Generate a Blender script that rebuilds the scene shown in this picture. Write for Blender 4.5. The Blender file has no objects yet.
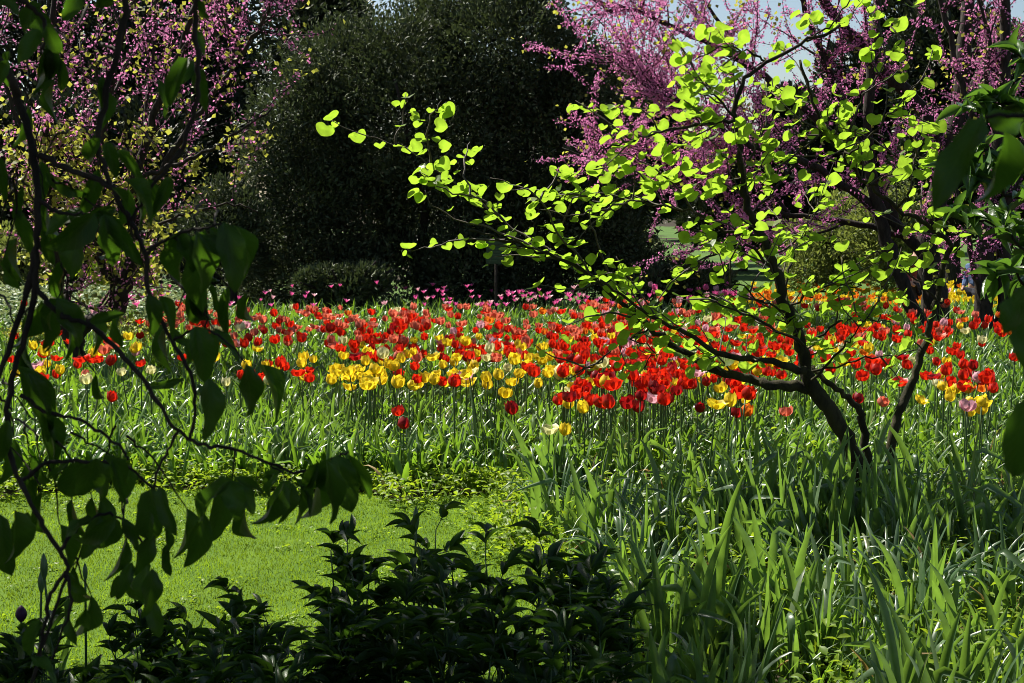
import bpy, math, random
import numpy as np
from mathutils import Vector

# ------------------------------------------------------------------ camera, world, sun, exposure
scene = bpy.context.scene
C = scene.collection
F_PX, W, H, HORIZON, EYE = 1422.0, 1024, 683, 200.0, 1.65
PITCH = math.atan((341.5 - HORIZON) / F_PX)
cam_data = bpy.data.cameras.new('camera')
cam_data.sensor_width = 23.6
cam_data.lens = F_PX / W * 23.6
cam_data.clip_start = 0.05
cam_data.clip_end = 2000
cam_data.dof.use_dof = True
cam_data.dof.focus_distance = 9.0
cam_data.dof.aperture_fstop = 10.0
cam = bpy.data.objects.new('camera', cam_data)
C.objects.link(cam)
cam.location = (0, 0, EYE)
cam.rotation_euler = (math.pi / 2 - PITCH, 0, 0)
scene.camera = cam

SUN_AZ, SUN_EL = math.radians(-48), math.radians(50)
S = np.array([math.sin(SUN_AZ) * math.cos(SUN_EL), math.cos(SUN_AZ) * math.cos(SUN_EL), math.sin(SUN_EL)])
world = bpy.data.worlds.new('World')
scene.world = world
world.use_nodes = True
wn = world.node_tree
sky = wn.nodes.new('ShaderNodeTexSky')
sky.sky_type = 'NISHITA'
sky.sun_disc = False
sky.sun_elevation = SUN_EL
sky.sun_rotation = SUN_AZ % (2 * math.pi)
wn.links.new(sky.outputs[0], wn.nodes['Background'].inputs[0])
wn.nodes['Background'].inputs[1].default_value = 0.05
sun_data = bpy.data.lights.new('sun', 'SUN')
sun_data.energy = 5.0
sun_data.angle = math.radians(0.5)
sun_data.color = (1.0, 0.94, 0.84)
sun = bpy.data.objects.new('sun', sun_data)
C.objects.link(sun)
sun.location = (-20, 20, 30)
sun.rotation_euler = Vector(S).to_track_quat('Z', 'Y').to_euler()
scene.view_settings.view_transform = 'Standard'
scene.view_settings.look = 'None'
scene.view_settings.exposure = 1.2
scene.view_settings.gamma = 1.0
scene.cycles.max_bounces = 8
scene.cycles.diffuse_bounces = 3
scene.cycles.transmission_bounces = 5
scene.cycles.glossy_bounces = 2
scene.cycles.use_denoising = True
scene.cycles.filter_width = 0.9
scene.cycles.sample_clamp_indirect = 4.0

rng = np.random.default_rng(11)
random.seed(5)
U = rng.uniform
PI = math.pi

# ------------------------------------------------------------------ geometry helpers
def ray(px, py):
    u, v = (px - 512.0) / F_PX, (341.5 - py) / F_PX
    return np.array([u, math.cos(PITCH) + v * math.sin(PITCH), -math.sin(PITCH) + v * math.cos(PITCH)])

def at(px, py, Y):
    d = ray(px, py)
    return np.array([0, 0, EYE]) + d * (Y / d[1])

def at_h(px, py, h):                     # the point of a pixel's ray at height h
    d = ray(px, py)
    t = (h - EYE) / d[2]
    return np.array([0, 0, EYE]) + d * t

def project(P):
    P = np.asarray(P, float)
    q = P - np.array([0, 0, EYE])
    c, s = math.cos(PITCH), math.sin(PITCH)
    dz = q[..., 1] * c - q[..., 2] * s
    up = q[..., 1] * s + q[..., 2] * c
    dz = np.where(np.abs(dz) < 1e-6, 1e-6, dz)
    return 512 + F_PX * q[..., 0] / dz, 341.5 - F_PX * up / dz, dz

def gz(x, y):                            # terrain height
    x, y = np.asarray(x, float), np.asarray(y, float)
    t = np.clip((y - 19.0) / 9.0, 0, 1)
    return -0.95 * t * t * (3 - 2 * t) + 0.02 * np.sin(x * 1.3 + 0.5) * np.sin(y * 0.9) * np.clip((y - 8) / 3, 0, 1)

def unit(v):
    return v / np.maximum(np.linalg.norm(v, axis=-1, keepdims=True), 1e-9)

class Acc:
    def __init__(self):
        self.v, self.f, self.uv, self.n, self.has_uv = [], [], [], 0, False
    def add(self, V, F, mat=0, uv=None):
        V = np.asarray(V, np.float32).reshape(-1, 3)
        F = np.asarray(F, np.int32)
        self.v.append(V)
        self.f.append((F + self.n, mat))
        if uv is not None:
            self.has_uv = True
            self.uv.append(np.asarray(uv, np.float32).reshape(-1, 2))
        else:
            self.uv.append(np.zeros((len(V), 2), np.float32))
        self.n += len(V)
    def mesh(self, name, mats, smooth=True):
        me = bpy.data.meshes.new(name)
        V = np.concatenate(self.v)
        me.vertices.add(len(V))
        me.vertices.foreach_set('co', V.ravel())
        loops = np.concatenate([f.ravel() for f, _ in self.f])
        tot = np.concatenate([np.full(len(f), f.shape[1], np.int32) for f, _ in self.f])
        mi = np.concatenate([np.full(len(f), m, np.int32) for f, m in self.f])
        me.loops.add(len(loops))
        me.loops.foreach_set('vertex_index', loops.astype(np.int32))
        me.polygons.add(len(tot))
        start = np.concatenate([[0], np.cumsum(tot)[:-1]]).astype(np.int32)
        me.polygons.foreach_set('loop_start', start)
        me.polygons.foreach_set('loop_total', tot)
        me.polygons.foreach_set('material_index', mi)
        me.polygons.foreach_set('use_smooth', np.full(len(tot), smooth))
        if self.has_uv:
            uvs = np.concatenate(self.uv)[loops]
            l = me.uv_layers.new(name='UVMap')
            l.data.foreach_set('uv', uvs.ravel())
        for m in mats:
            me.materials.append(m)
        me.update(calc_edges=True)
        me.validate()
        return me
    def build(self, name, mats, parent=None, loc=None, smooth=True):
        if not isinstance(mats, (list, tuple)):
            mats = [mats]
        if loc is not None:
            loc = np.asarray(loc, np.float32)
            self.v = [v - loc for v in self.v]
        return link(name, self.mesh(name, mats, smooth), parent, loc)

def link(name, me, parent=None, loc=None):
    o = bpy.data.objects.new(name, me)
    C.objects.link(o)
    if parent is not None:
        o.parent = parent
    if loc is not None and parent is None:
        o.location = [float(a) for a in loc]
    return o

def tag(o, label=None, cat=None, group=None, kind=None):
    if label: o['label'] = label
    if cat: o['category'] = cat
    if group: o['group'] = group
    if kind: o['kind'] = kind
    return o

def empty(name, loc, label, cat, group=None, rz=0.0, sc=1.0):
    o = bpy.data.objects.new(name, None)
    C.objects.link(o)
    o.location = [float(a) for a in loc]
    o.rotation_euler = (0, 0, rz)
    o.scale = (sc, sc, sc)
    o.empty_display_size = 0.1
    return tag(o, label, cat, group)

def copy_tree(o, parent=None):
    c = o.copy()
    C.objects.link(c)
    if parent is not None:
        c.parent = parent
    for ch in list(o.children):
        copy_tree(ch, c)
    return c

def frames(d, n):                        # columns: x across, y along d, z normal
    d = unit(np.asarray(d, float))
    x = unit(np.cross(d, n))
    z = np.cross(x, d)
    return np.stack([x, d, z], axis=-1)

def scatter(acc, tmpl, pos, R, sc, mat=0):
    """copy a template (verts, [faces], uv) onto N frames; sc is (N,) or (N,3)"""
    tv, tf, tuv = tmpl
    pos = np.asarray(pos, float)
    N = len(pos)
    if N == 0:
        return
    sc = np.asarray(sc, float)
    if sc.ndim == 1:
        sc = np.repeat(sc[:, None], 3, axis=1)
    L = tv[None, :, :] * sc[:, None, :]
    V = np.einsum('nij,nvj->nvi', R, L) + pos[:, None, :]
    base = acc.n
    off = (np.arange(N) * len(tv))[:, None, None]
    first = True
    for f in tf:
        F = (f[None] + off).reshape(-1, f.shape[1])
        if first:
            acc.add(V.reshape(-1, 3), F, mat, None if tuv is None else np.tile(tuv, (N, 1)))
            first = False
        else:
            acc.f.append((F + base, mat))

def rand_dirs(n, up=0.0):
    v = rng.normal(size=(n, 3))
    v[:, 2] += up
    return unit(v)

def leaf_template(nl, nw, prof, fold=0.15, droop=0.2, wave=0.0, tip_curl=0.0):
    t = np.linspace(0, 1, nl + 1)
    u = np.linspace(-1, 1, nw + 1)
    T, Ug = np.meshgrid(t, u, indexing='ij')
    w = prof(T) * 0.5
    x = Ug * w
    y = T.copy()
    z = fold * np.abs(x) - droop * T ** 2 + wave * np.sin(T * 9 + Ug * 2) * np.abs(Ug) * 0.5 * w - tip_curl * T ** 5
    y = y - 0.35 * droop * T ** 3
    V = np.stack([x, y, z], -1).reshape(-1, 3)
    F = []
    for i in range(nl):
        for j in range(nw):
            a = i * (nw + 1) + j
            F.append((a, a + 1, a + nw + 2, a + nw + 1))
    uv = np.stack([Ug * 0.5 + 0.5, T], -1).reshape(-1, 2)
    return V, [np.array(F, np.int32)], uv

def ovate(T):
    return np.maximum(0.004, 1.72 * np.sqrt(np.clip(T, 0, 1)) * (1 - T) ** 0.72 * (1 + 0.05 * np.sin(T * 25)))
def lance(T):
    return np.maximum(0.003, np.sin(PI * np.clip(T, 0, 1) ** 0.75) ** 0.9)

def fan_leaf(n=18, fold=0.25, droop=0.12):   # heart-shaped, petiole at the notch
    th = np.linspace(-PI, PI, n, endpoint=False) + PI / n
    r = 0.5 * (1 + 0.10 * np.cos(th)) * (1 - 0.52 * np.exp(-((np.abs(th) - PI) / 0.42) ** 2)) * (1 + 0.03 * np.sin(th * 5 + fold * 20))
    x, y = r * np.sin(th) * 1.22, r * np.cos(th) + 0.36
    y += 0.04 * np.exp(-(th / 0.3) ** 2)
    inner = np.array([[0, 0.12], [0, 0.42], [0, 0.75]])
    P = np.concatenate([inner, np.stack([x, y], -1)])
    z = fold * np.abs(P[:, 0]) - droop * P[:, 1] ** 2 + 0.02 * np.sin(P[:, 0] * 14) 
    V = np.column_stack([P, z])
    F = []
    for k in range(n):
        a, b = 3 + k, 3 + (k + 1) % n
        ya = (V[a, 1] + V[b, 1]) / 2
        c = 0 if ya < 0.2 else (1 if ya < 0.62 else 2)
        F.append((c, b, a))
    # stitch between different centres
    cent = [f[0] for f in F]
    for k in range(n):
        k2 = (k + 1) % n
        if cent[k] != cent[k2]:
            F.append((cent[k], cent[k2], 3 + k2))
    uv = np.stack([P[:, 0] + 0.5, P[:, 1]], -1)
    return V, [np.array(F, np.int32)], uv

QUAD = (np.array([[-0.5, 0, 0], [0.5, 0, 0], [0.45, 1, 0.0], [-0.45, 1, 0.0]]) * 1.0, [np.array([[0, 1, 2, 3]], np.int32)], None)
DIAMOND = (np.array([[0, 0, 0], [0.5, 0.45, 0.10], [0, 1, -0.06], [-0.5, 0.45, 0.10]]), [np.array([[0, 1, 2, 3]], np.int32)], None)

def ribbons(acc, pos, az, a0, curv, p, length, width, twist, nseg=6, fold=0.25, prof='strap', kink=None, mat=0, cols=3):
    N = len(pos)
    s = np.linspace(0, 1, nseg + 1)
    az, a0, curv, length, width, twist = [np.broadcast_to(np.asarray(q, float), (N,)) for q in (az, a0, curv, length, width, twist)]
    ang = a0[:, None] + curv[:, None] * s[None] ** p
    if kink is not None:                 # (position, angle) of a fold in the blade
        ks, ka = kink
        ang = ang + np.where(s[None] > ks[:, None], ka[:, None], 0)
    tang = np.stack([np.sin(ang) * np.cos(az)[:, None], np.sin(ang) * np.sin(az)[:, None], np.cos(ang)], -1)
    mid = (tang[:, 1:] + tang[:, :-1]) * 0.5
    step = mid * (length / nseg)[:, None, None]
    P = np.concatenate([np.zeros((N, 1, 3)), np.cumsum(step, 1)], 1) + np.asarray(pos)[:, None, :]
    h = np.stack([-np.sin(az), np.cos(az), np.zeros(N)], -1)[:, None, :] * np.ones((1, nseg + 1, 1))
    n = np.cross(h, tang)
    tw = twist[:, None, None]
    wv = np.cos(tw) * h + np.sin(tw) * n
    nv = -np.sin(tw) * h + np.cos(tw) * n
    if prof == 'strap':
        w = np.minimum(1, 0.55 + s * 1.5) * np.clip((1 - s) / 0.45, 0, 1) ** 0.6
    elif prof == 'sword':
        w = np.clip(1.0 - 0.12 * s, 0, 1) * np.clip((1 - s) / 0.38, 0, 1) ** 0.62
    elif prof == 'broad':
        w = np.sin(PI * np.clip(0.12 + 0.88 * s, 0, 1)) ** 0.8
    else:
        w = 1 - s * 0.95
    w = np.maximum(w, 0.02)
    half = (width[:, None] * 0.5 * w[None])[..., None]
    if cols == 3:
        L, M, R_ = P - wv * half, P - nv * half * fold * 2, P + wv * half
        V = np.stack([L, M, R_], 2)
    else:
        V = np.stack([P - wv * half, P + wv * half], 2)
    k = V.shape[2]
    F = []
    for i in range(nseg):
        for j in range(k - 1):
            a = i * k + j
            F.append((a, a + 1, a + k + 1, a + k))
    F = np.array(F, np.int32)
    off = (np.arange(N) * (nseg + 1) * k)[:, None, None]
    acc.add(V.reshape(-1, 3), (F[None] + off).reshape(-1, 4), mat)

def tube(acc, pts, rad, sides=6, mat=0, rough=0.0):
    pts = np.asarray(pts, float)
    n = len(pts)
    rad = np.broadcast_to(np.asarray(rad, float), (n,))
    tang = unit(np.gradient(pts, axis=0))
    ref = np.array([0.31, 0.2, 0.93]) if abs(tang[0][2]) < 0.8 else np.array([0.93, 0.3, 0.1])
    x = unit(np.cross(tang[0], ref))
    X = []
    for i in range(n):
        x = unit(x - tang[i] * np.dot(x, tang[i]))
        X.append(x)
    X = np.array(X)
    Yv = np.cross(tang, X)
    a = np.linspace(0, 2 * PI, sides, endpoint=False)
    rr = rad[:, None] * (1 + rough * rng.normal(size=(n, sides)))
    V = pts[:, None, :] + rr[..., None] * (np.cos(a)[None, :, None] * X[:, None] + np.sin(a)[None, :, None] * Yv[:, None])
    F = []
    for i in range(n - 1):
        for j in range(sides):
            b = (j + 1) % sides
            F.append((i * sides + j, i * sides + b, (i + 1) * sides + b, (i + 1) * sides + j))
    acc.add(V.reshape(-1, 3), np.array(F, np.int32), mat)
    acc.f.append((np.array([list(range((n - 1) * sides, n * sides))], np.int32) + acc.n - n * sides, mat))

def smooth_path(pts, per=5, jitter=0.0):
    pts = np.asarray(pts, float)
    P = np.vstack([2 * pts[0] - pts[1], pts, 2 * pts[-1] - pts[-2]])
    out = []
    for i in range(1, len(P) - 2):
        for k in range(per):
            t = k / per
            a, b, c, d = P[i - 1], P[i], P[i + 1], P[i + 2]
            out.append(0.5 * (2 * b + (c - a) * t + (2 * a - 5 * b + 4 * c - d) * t * t + (3 * b - a - 3 * c + d) * t ** 3))
    out.append(pts[-1])
    out = np.array(out)
    if jitter:
        out[1:-1] += rng.normal(size=(len(out) - 2, 3)) * jitter
    return out

def wander(p0, d0, length, nseg, wob=0.25, up=0.0):
    p = np.array(p0, float)
    d = unit(np.array(d0, float))
    pts = [p.copy()]
    for i in range(nseg):
        d = unit(d + rng.normal(size=3) * wob + np.array([0, 0, up]))
        p = p + d * length / nseg
        pts.append(p.copy())
    return np.array(pts)

# ------------------------------------------------------------------ materials
def new_mat(name):
    m = bpy.data.materials.new(name)
    m.use_nodes = True
    nt = m.node_tree
    nt.nodes.clear()
    out = nt.nodes.new('ShaderNodeOutputMaterial')
    return m, nt, out

def leaf_mat(name, ca, cb, tr, fac=0.4, rough=0.45, spec=0.4, veins=0.0, tip=None, nscale=14, nlo=.72, nhi=1.25):
    m, nt, out = new_mat(name)
    N, Lk = nt.nodes, nt.links
    geo = N.new('ShaderNodeNewGeometry')
    ramp = N.new('ShaderNodeValToRGB')
    ramp.color_ramp.elements[0].color = (*ca, 1)
    ramp.color_ramp.elements[1].color = (*cb, 1)
    if tip:
        e = ramp.color_ramp.elements.new(0.93)
        e.color = (*cb, 1)
        ramp.color_ramp.elements[2].color = (*tip, 1)
    Lk.new(geo.outputs['Random Per Island'], ramp.inputs[0])
    tc = N.new('ShaderNodeTexCoord')
    nz = N.new('ShaderNodeTexNoise')
    nz.inputs['Scale'].default_value = nscale
    nz.inputs['Detail'].default_value = 3
    Lk.new(tc.outputs['Object'], nz.inputs['Vector'])
    mp = N.new('ShaderNodeMapRange')
    mp.inputs[1].default_value, mp.inputs[2].default_value = 0.3, 0.7
    mp.inputs[3].default_value, mp.inputs[4].default_value = nlo, nhi
    Lk.new(nz.outputs[0], mp.inputs[0])
    mul = N.new('ShaderNodeMix'); mul.data_type = 'RGBA'; mul.blend_type = 'MULTIPLY'
    mul.inputs[0].default_value = 1.0
    Lk.new(ramp.outputs[0], mul.inputs[6])
    Lk.new(mp.outputs[0], mul.inputs[7])
    col = mul.outputs[2]
    p = N.new('ShaderNodeBsdfPrincipled')
    p.inputs['Roughness'].default_value = rough
    p.inputs['Specular IOR Level'].default_value = spec
    t = N.new('ShaderNodeBsdfTranslucent')
    tm = N.new('ShaderNodeMix'); tm.data_type = 'RGBA'; tm.blend_type = 'MULTIPLY'
    tm.inputs[0].default_value = 1.0
    tm.inputs[6].default_value = (*tr, 1)
    Lk.new(mp.outputs[0], tm.inputs[7])
    tcol = tm.outputs[2]
    if veins:
        uv = N.new('ShaderNodeUVMap')
        sep = N.new('ShaderNodeSeparateXYZ')
        Lk.new(uv.outputs[0], sep.inputs[0])
        ab = N.new('ShaderNodeMath'); ab.operation = 'SUBTRACT'; ab.inputs[1].default_value = 0.5
        Lk.new(sep.outputs[0], ab.inputs[0])
        ab2 = N.new('ShaderNodeMath'); ab2.operation = 'ABSOLUTE'
        Lk.new(ab.outputs[0], ab2.inputs[0])
        # side veins run obliquely from the midrib
        k = N.new('ShaderNodeMath'); k.operation = 'MULTIPLY_ADD'
        k.inputs[1].default_value = -0.55
        Lk.new(ab2.outputs[0], k.inputs[0]); Lk.new(sep.outputs[1], k.inputs[2])
        fr = N.new('ShaderNodeMath'); fr.operation = 'MULTIPLY'; fr.inputs[1].default_value = 56.0
        Lk.new(k.outputs[0], fr.inputs[0])
        sn = N.new('ShaderNodeMath'); sn.operation = 'SINE'
        Lk.new(fr.outputs[0], sn.inputs[0])
        v = N.new('ShaderNodeMapRange')
        v.inputs[1].default_value, v.inputs[2].default_value = 0.86, 1.0
        Lk.new(sn.outputs[0], v.inputs[0])
        mr = N.new('ShaderNodeMapRange')
        mr.inputs[1].default_value, mr.inputs[2].default_value = 0.035, 0.01
        Lk.new(ab2.outputs[0], mr.inputs[0])
        mx = N.new('ShaderNodeMath'); mx.operation = 'MAXIMUM'
        Lk.new(v.outputs[0], mx.inputs[0]); Lk.new(mr.outputs[0], mx.inputs[1])
        vm = N.new('ShaderNodeMix'); vm.data_type = 'RGBA'
        sc = N.new('ShaderNodeMath'); sc.operation = 'MULTIPLY'; sc.inputs[1].default_value = veins
        Lk.new(mx.outputs[0], sc.inputs[0])
        Lk.new(sc.outputs[0], vm.inputs[0])
        Lk.new(col, vm.inputs[6])
        vm.inputs[7].default_value = (min(1, cb[0] * 2.0), min(1, cb[1] * 1.8), min(1, cb[2] * 1.6), 1)
        col = vm.outputs[2]
        bp = N.new('ShaderNodeBump'); bp.inputs['Strength'].default_value = 0.35; bp.inputs['Distance'].default_value = 0.002
        bp.invert = True
        Lk.new(mx.outputs[0], bp.inputs['Height'])
        Lk.new(bp.outputs[0], p.inputs['Normal'])
    Lk.new(col, p.inputs['Base Color'])
    Lk.new(tcol, t.inputs[0])
    mix = N.new('ShaderNodeMixShader')
    mix.inputs[0].default_value = fac
    Lk.new(p.outputs[0], mix.inputs[1]); Lk.new(t.outputs[0], mix.inputs[2])
    Lk.new(mix.outputs[0], out.inputs[0])
    return m

def solid_mat(name, ca, cb, scale=8.0, rough=0.8, spec=0.3, bump=0.3, stretch=None):
    m, nt, out = new_mat(name)
    N, Lk = nt.nodes, nt.links
    tc = N.new('ShaderNodeTexCoord')
    mp = N.new('ShaderNodeMapping')
    if stretch: mp.inputs['Scale'].default_value = stretch
    Lk.new(tc.outputs['Object'], mp.inputs[0])
    nz = N.new('ShaderNodeTexNoise')
    nz.inputs['Scale'].default_value = scale; nz.inputs['Detail'].default_value = 6; nz.inputs['Roughness'].default_value = 0.65
    Lk.new(mp.outputs[0], nz.inputs['Vector'])
    rp = N.new('ShaderNodeValToRGB')
    rp.color_ramp.elements[0].position, rp.color_ramp.elements[1].position = 0.32, 0.68
    rp.color_ramp.elements[0].color, rp.color_ramp.elements[1].color = (*ca, 1), (*cb, 1)
    Lk.new(nz.outputs[0], rp.inputs[0])
    p = N.new('ShaderNodeBsdfPrincipled')
    p.inputs['Roughness'].default_value = rough; p.inputs['Specular IOR Level'].default_value = spec
    Lk.new(rp.outputs[0], p.inputs['Base Color'])
    if bump:
        b = N.new('ShaderNodeBump'); b.inputs['Strength'].default_value = bump; b.inputs['Distance'].default_value = 0.02
        Lk.new(nz.outputs[0], b.inputs['Height']); Lk.new(b.outputs[0], p.inputs['Normal'])
    Lk.new(p.outputs[0], out.inputs[0])
    return m

M = {}
M['soil'] = solid_mat('soil', (0.018, 0.014, 0.009), (0.055, 0.045, 0.028), 5, 0.95, 0.1, 0.8)
M['turf'] = solid_mat('turf', (0.045, 0.095, 0.008), (0.085, 0.15, 0.012), 3, 0.9, 0.1, 0.3)
M['far_turf'] = solid_mat('far_turf', (0.05, 0.10, 0.022), (0.08, 0.14, 0.03), 0.6, 0.9, 0.1, 0.2)
M['bark'] = solid_mat('bark', (0.010, 0.008, 0.006), (0.045, 0.036, 0.026), 22, 0.85, 0.25, 0.8, (1, 1, 0.35))
M['twig'] = solid_mat('twig', (0.03, 0.022, 0.016), (0.10, 0.08, 0.06), 30, 0.7, 0.35, 0.4)
M['moss_bark'] = solid_mat('moss_bark', (0.012, 0.010, 0.007), (0.05, 0.045, 0.02), 14, 0.9, 0.2, 0.9, (1, 1, 0.4))
M['grass'] = leaf_mat('grass_blade', (0.070, 0.135, 0.008), (0.125, 0.190, 0.014), (0.28, 0.43, 0.018), 0.42, 0.5, 0.3, nscale=2.2, nlo=.66, nhi=1.28)
M['iris'] = leaf_mat('iris_leaf', (0.048, 0.098, 0.044), (0.115, 0.175, 0.088), (0.20, 0.36, 0.035), 0.40, 0.36, 0.75, tip=(0.16, 0.13, 0.04))
M['strap'] = leaf_mat('strap_leaf', (0.035, 0.095, 0.014), (0.11, 0.20, 0.03), (0.21, 0.39, 0.022), 0.38, 0.34, 0.65, tip=(0.15, 0.16, 0.04))
M['lime'] = leaf_mat('lime_leaf', (0.09, 0.17, 0.012), (0.17, 0.25, 0.015), (0.34, 0.48, 0.02), 0.45, 0.5, 0.3)
M['redbud_leaf'] = leaf_mat('redbud_leaf', (0.07, 0.15, 0.016), (0.17, 0.23, 0.025), (0.29, 0.47, 0.030), 0.60, 0.42, 0.4, veins=0.35)
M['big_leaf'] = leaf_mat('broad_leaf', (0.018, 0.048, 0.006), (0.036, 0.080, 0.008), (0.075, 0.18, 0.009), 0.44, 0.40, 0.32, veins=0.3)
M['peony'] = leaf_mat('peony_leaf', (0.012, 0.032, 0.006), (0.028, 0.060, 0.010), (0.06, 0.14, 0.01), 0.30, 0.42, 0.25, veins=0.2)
M['glossy'] = leaf_mat('glossy_leaf', (0.025, 0.07, 0.014), (0.05, 0.11, 0.02), (0.11, 0.24, 0.02), 0.35, 0.28, 0.55, veins=0.2)
M['evergreen'] = leaf_mat('evergreen_leaf', (0.030, 0.044, 0.019), (0.098, 0.122, 0.060), (0.05, 0.07, 0.02), 0.2, 0.62, 0.2, nscale=1.5, nlo=.5, nhi=1.5)
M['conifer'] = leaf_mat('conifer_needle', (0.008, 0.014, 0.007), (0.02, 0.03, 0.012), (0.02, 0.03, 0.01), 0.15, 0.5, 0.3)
M['far_leaf'] = leaf_mat('far_leaf', (0.025, 0.05, 0.012), (0.06, 0.09, 0.02), (0.09, 0.14, 0.02), 0.3, 0.5, 0.3)
M['light_leaf'] = leaf_mat('light_leaf', (0.07, 0.10, 0.025), (0.13, 0.16, 0.045), (0.22, 0.27, 0.05), 0.4, 0.5, 0.3)
M['chartreuse'] = leaf_mat('new_leaf', (0.14, 0.17, 0.025), (0.24, 0.25, 0.05), (0.42, 0.44, 0.06), 0.45, 0.5, 0.3)
M['blossom'] = leaf_mat('redbud_blossom', (0.36, 0.075, 0.21), (0.72, 0.33, 0.52), (0.68, 0.23, 0.47), 0.45, 0.6, 0.2)
M['pale_cover'] = leaf_mat('variegated_leaf', (0.05, 0.12, 0.02), (0.16, 0.24, 0.09), (0.25, 0.3, 0.12), 0.3, 0.5, 0.3)
M['stem'] = leaf_mat('green_stem', (0.05, 0.10, 0.03), (0.08, 0.14, 0.04), (0.1, 0.18, 0.03), 0.2, 0.45, 0.4)
PETAL = {
    'red': ((0.42, 0.010, 0.006), (0.62, 0.030, 0.010), (0.85, 0.03, 0.008)),
    'dark red': ((0.20, 0.004, 0.008), (0.34, 0.010, 0.014), (0.50, 0.012, 0.012)),
    'coral': ((0.54, 0.11, 0.075), (0.70, 0.25, 0.18), (0.78, 0.18, 0.10)),
    'orange': ((0.62, 0.13, 0.012), (0.72, 0.24, 0.02), (0.90, 0.25, 0.02)),
    'yellow': ((0.68, 0.48, 0.015), (0.80, 0.63, 0.03), (0.92, 0.72, 0.03)),
    'cream': ((0.62, 0.58, 0.26), (0.75, 0.74, 0.50), (0.75, 0.72, 0.35)),
    'pale pink': ((0.60, 0.30, 0.36), (0.72, 0.50, 0.54), (0.75, 0.38, 0.45)),
    'magenta': ((0.46, 0.045, 0.20), (0.60, 0.14, 0.34), (0.72, 0.10, 0.32)),
}
for k, (a, b, t) in PETAL.items():
    M['petal ' + k] = leaf_mat('petal_' + k.replace(' ', '_'), a, b, t, 0.38, 0.42, 0.3, nscale=45, nlo=.62, nhi=1.22)

# ------------------------------------------------------------------ ground
def sheet(name, xs, ys, mat, dz=0.0, keep=None):
    X, Y = np.meshgrid(xs, ys, indexing='ij')
    Z = gz(X, Y) + dz
    V = np.stack([X, Y, Z], -1).reshape(-1, 3)
    nx, ny = len(xs), len(ys)
    i, j = np.meshgrid(np.arange(nx - 1), np.arange(ny - 1), indexing='ij')
    a = (i * ny + j).ravel()
    Fc = np.stack([a, a + ny, a + ny + 1, a + 1], -1)
    if keep is not None:
        c = V[Fc].mean(1)
        Fc = Fc[keep(c[:, 0], c[:, 1])]
    acc = Acc(); acc.add(V, Fc)
    return tag(acc.build(name, mat), kind='structure')

xs = np.concatenate([np.linspace(-900, -40, 12), np.linspace(-36, 36, 73), np.linspace(40, 900, 12)])
ys = np.concatenate([np.linspace(-300, -10, 6), np.linspace(-8, 40, 97), np.linspace(44, 1500, 20)])
sheet('ground', xs, ys, M['soil'])

def lawn_right(y):                       # x of the lawn's edge against the irises
    return np.minimum(np.where(y > 6.6, -0.02 + (8.1 - y) * 0.02, -0.0 + (6.6 - y) * 0.42), 0.36)
def lawn_back(x):
    return 7.95 + 0.14 * np.sin(x * 2.1) + 0.10 * np.sin(x * 5.3 + 1) + 0.05 * np.sin(x * 13) - 0.25 * np.clip(-x - 2.2, 0, 2)
def on_lawn(x, y):
    return (y > 2.2) & (y < lawn_back(x)) & (x < lawn_right(y) + 0.05 * np.sin(y * 9)) & (x > -6)
sheet('lawn', np.arange(-6, 2.6, 0.08), np.arange(2.0, 8.5, 0.08), M['turf'], 0.004, on_lawn)
sheet('far_lawn', np.linspace(-60, 60, 121), np.linspace(27, 140, 80), M['far_turf'], 0.02)

# short grass blades on the lawn
n = 190000
y = U(4.4, 8.3, n) ; x = U(-1, 1, n) * (0.40 * y + 0.4)
k = on_lawn(x, y); x, y = x[k], y[k]; n = len(x)
acc = Acc()
ribbons(acc, np.column_stack([x, y, gz(x, y) + 0.002]), U(0, 2 * PI, n), U(0.0, 0.5, n), U(0.1, 0.9, n), 1.5, U(0.010, 0.026, n), U(0.003, 0.0055, n), U(0, PI, n), 2, 0.2, 'point', cols=2)
tag(acc.build('grass', M['grass']), 'short sunlit lawn grass beyond the shaded peonies', 'grass', kind='stuff')

# small daisies-free clover tufts along the lawn edge
# ------------------------------------------------------------------ bed foliage (uncountable)
acc = Acc()
def visible(x, y, z, mx=60, my=80):
    px, py, d = project(np.column_stack([x, y, z]))
    return (px > -mx) & (px < W + mx) & (py > -my) & (py < H + my) & (d > 0.3)

def bed_mask(x, y):
    return ~on_lawn(x, y)
# long strap leaves of the tulip bed: dense near, thinner far
for (y0, y1, n, l0, l1, w0, w1, seg) in ((8.0, 10.0, 7500, .14, .38, .016, .040, 7), (10.0, 13.5, 11000, .16, .38, .018, .042, 6), (13.5, 19.5, 13000, .18, .40, .02, .045, 4), (19.5, 28, 6000, .2, .4, .025, .05, 3)):
    n = int(n * 1.25); y = U(y0, y1, n); x = U(-1.5, 1, n) * (0.385 * y)
    k = bed_mask(x, y); x, y = x[k], y[k]; n = len(x)
    # leaves gather in tufts
    x = x + 0.05 * np.sin(x * 37 + y * 13); y = y + 0.05 * np.sin(y * 31 + x * 17)
    kk = U(0, 1, n) < 0.35
    ribbons(acc, np.column_stack([x, y, gz(x, y)]), U(0, 2 * PI, n), U(0.02, 0.35, n), U(0.1, 1.5, n), 1.8, U(l0, l1, n), U(w0, w1, n), U(-.5, .5, n), seg, 0.3, 'strap', kink=(np.where(kk, U(.5, .8, n), 2), U(.8, 1.9, n)))
tag(acc.build('bed_foliage', M['strap']), 'dense narrow green leaves filling the tulip bed', 'foliage', kind='stuff')

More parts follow.
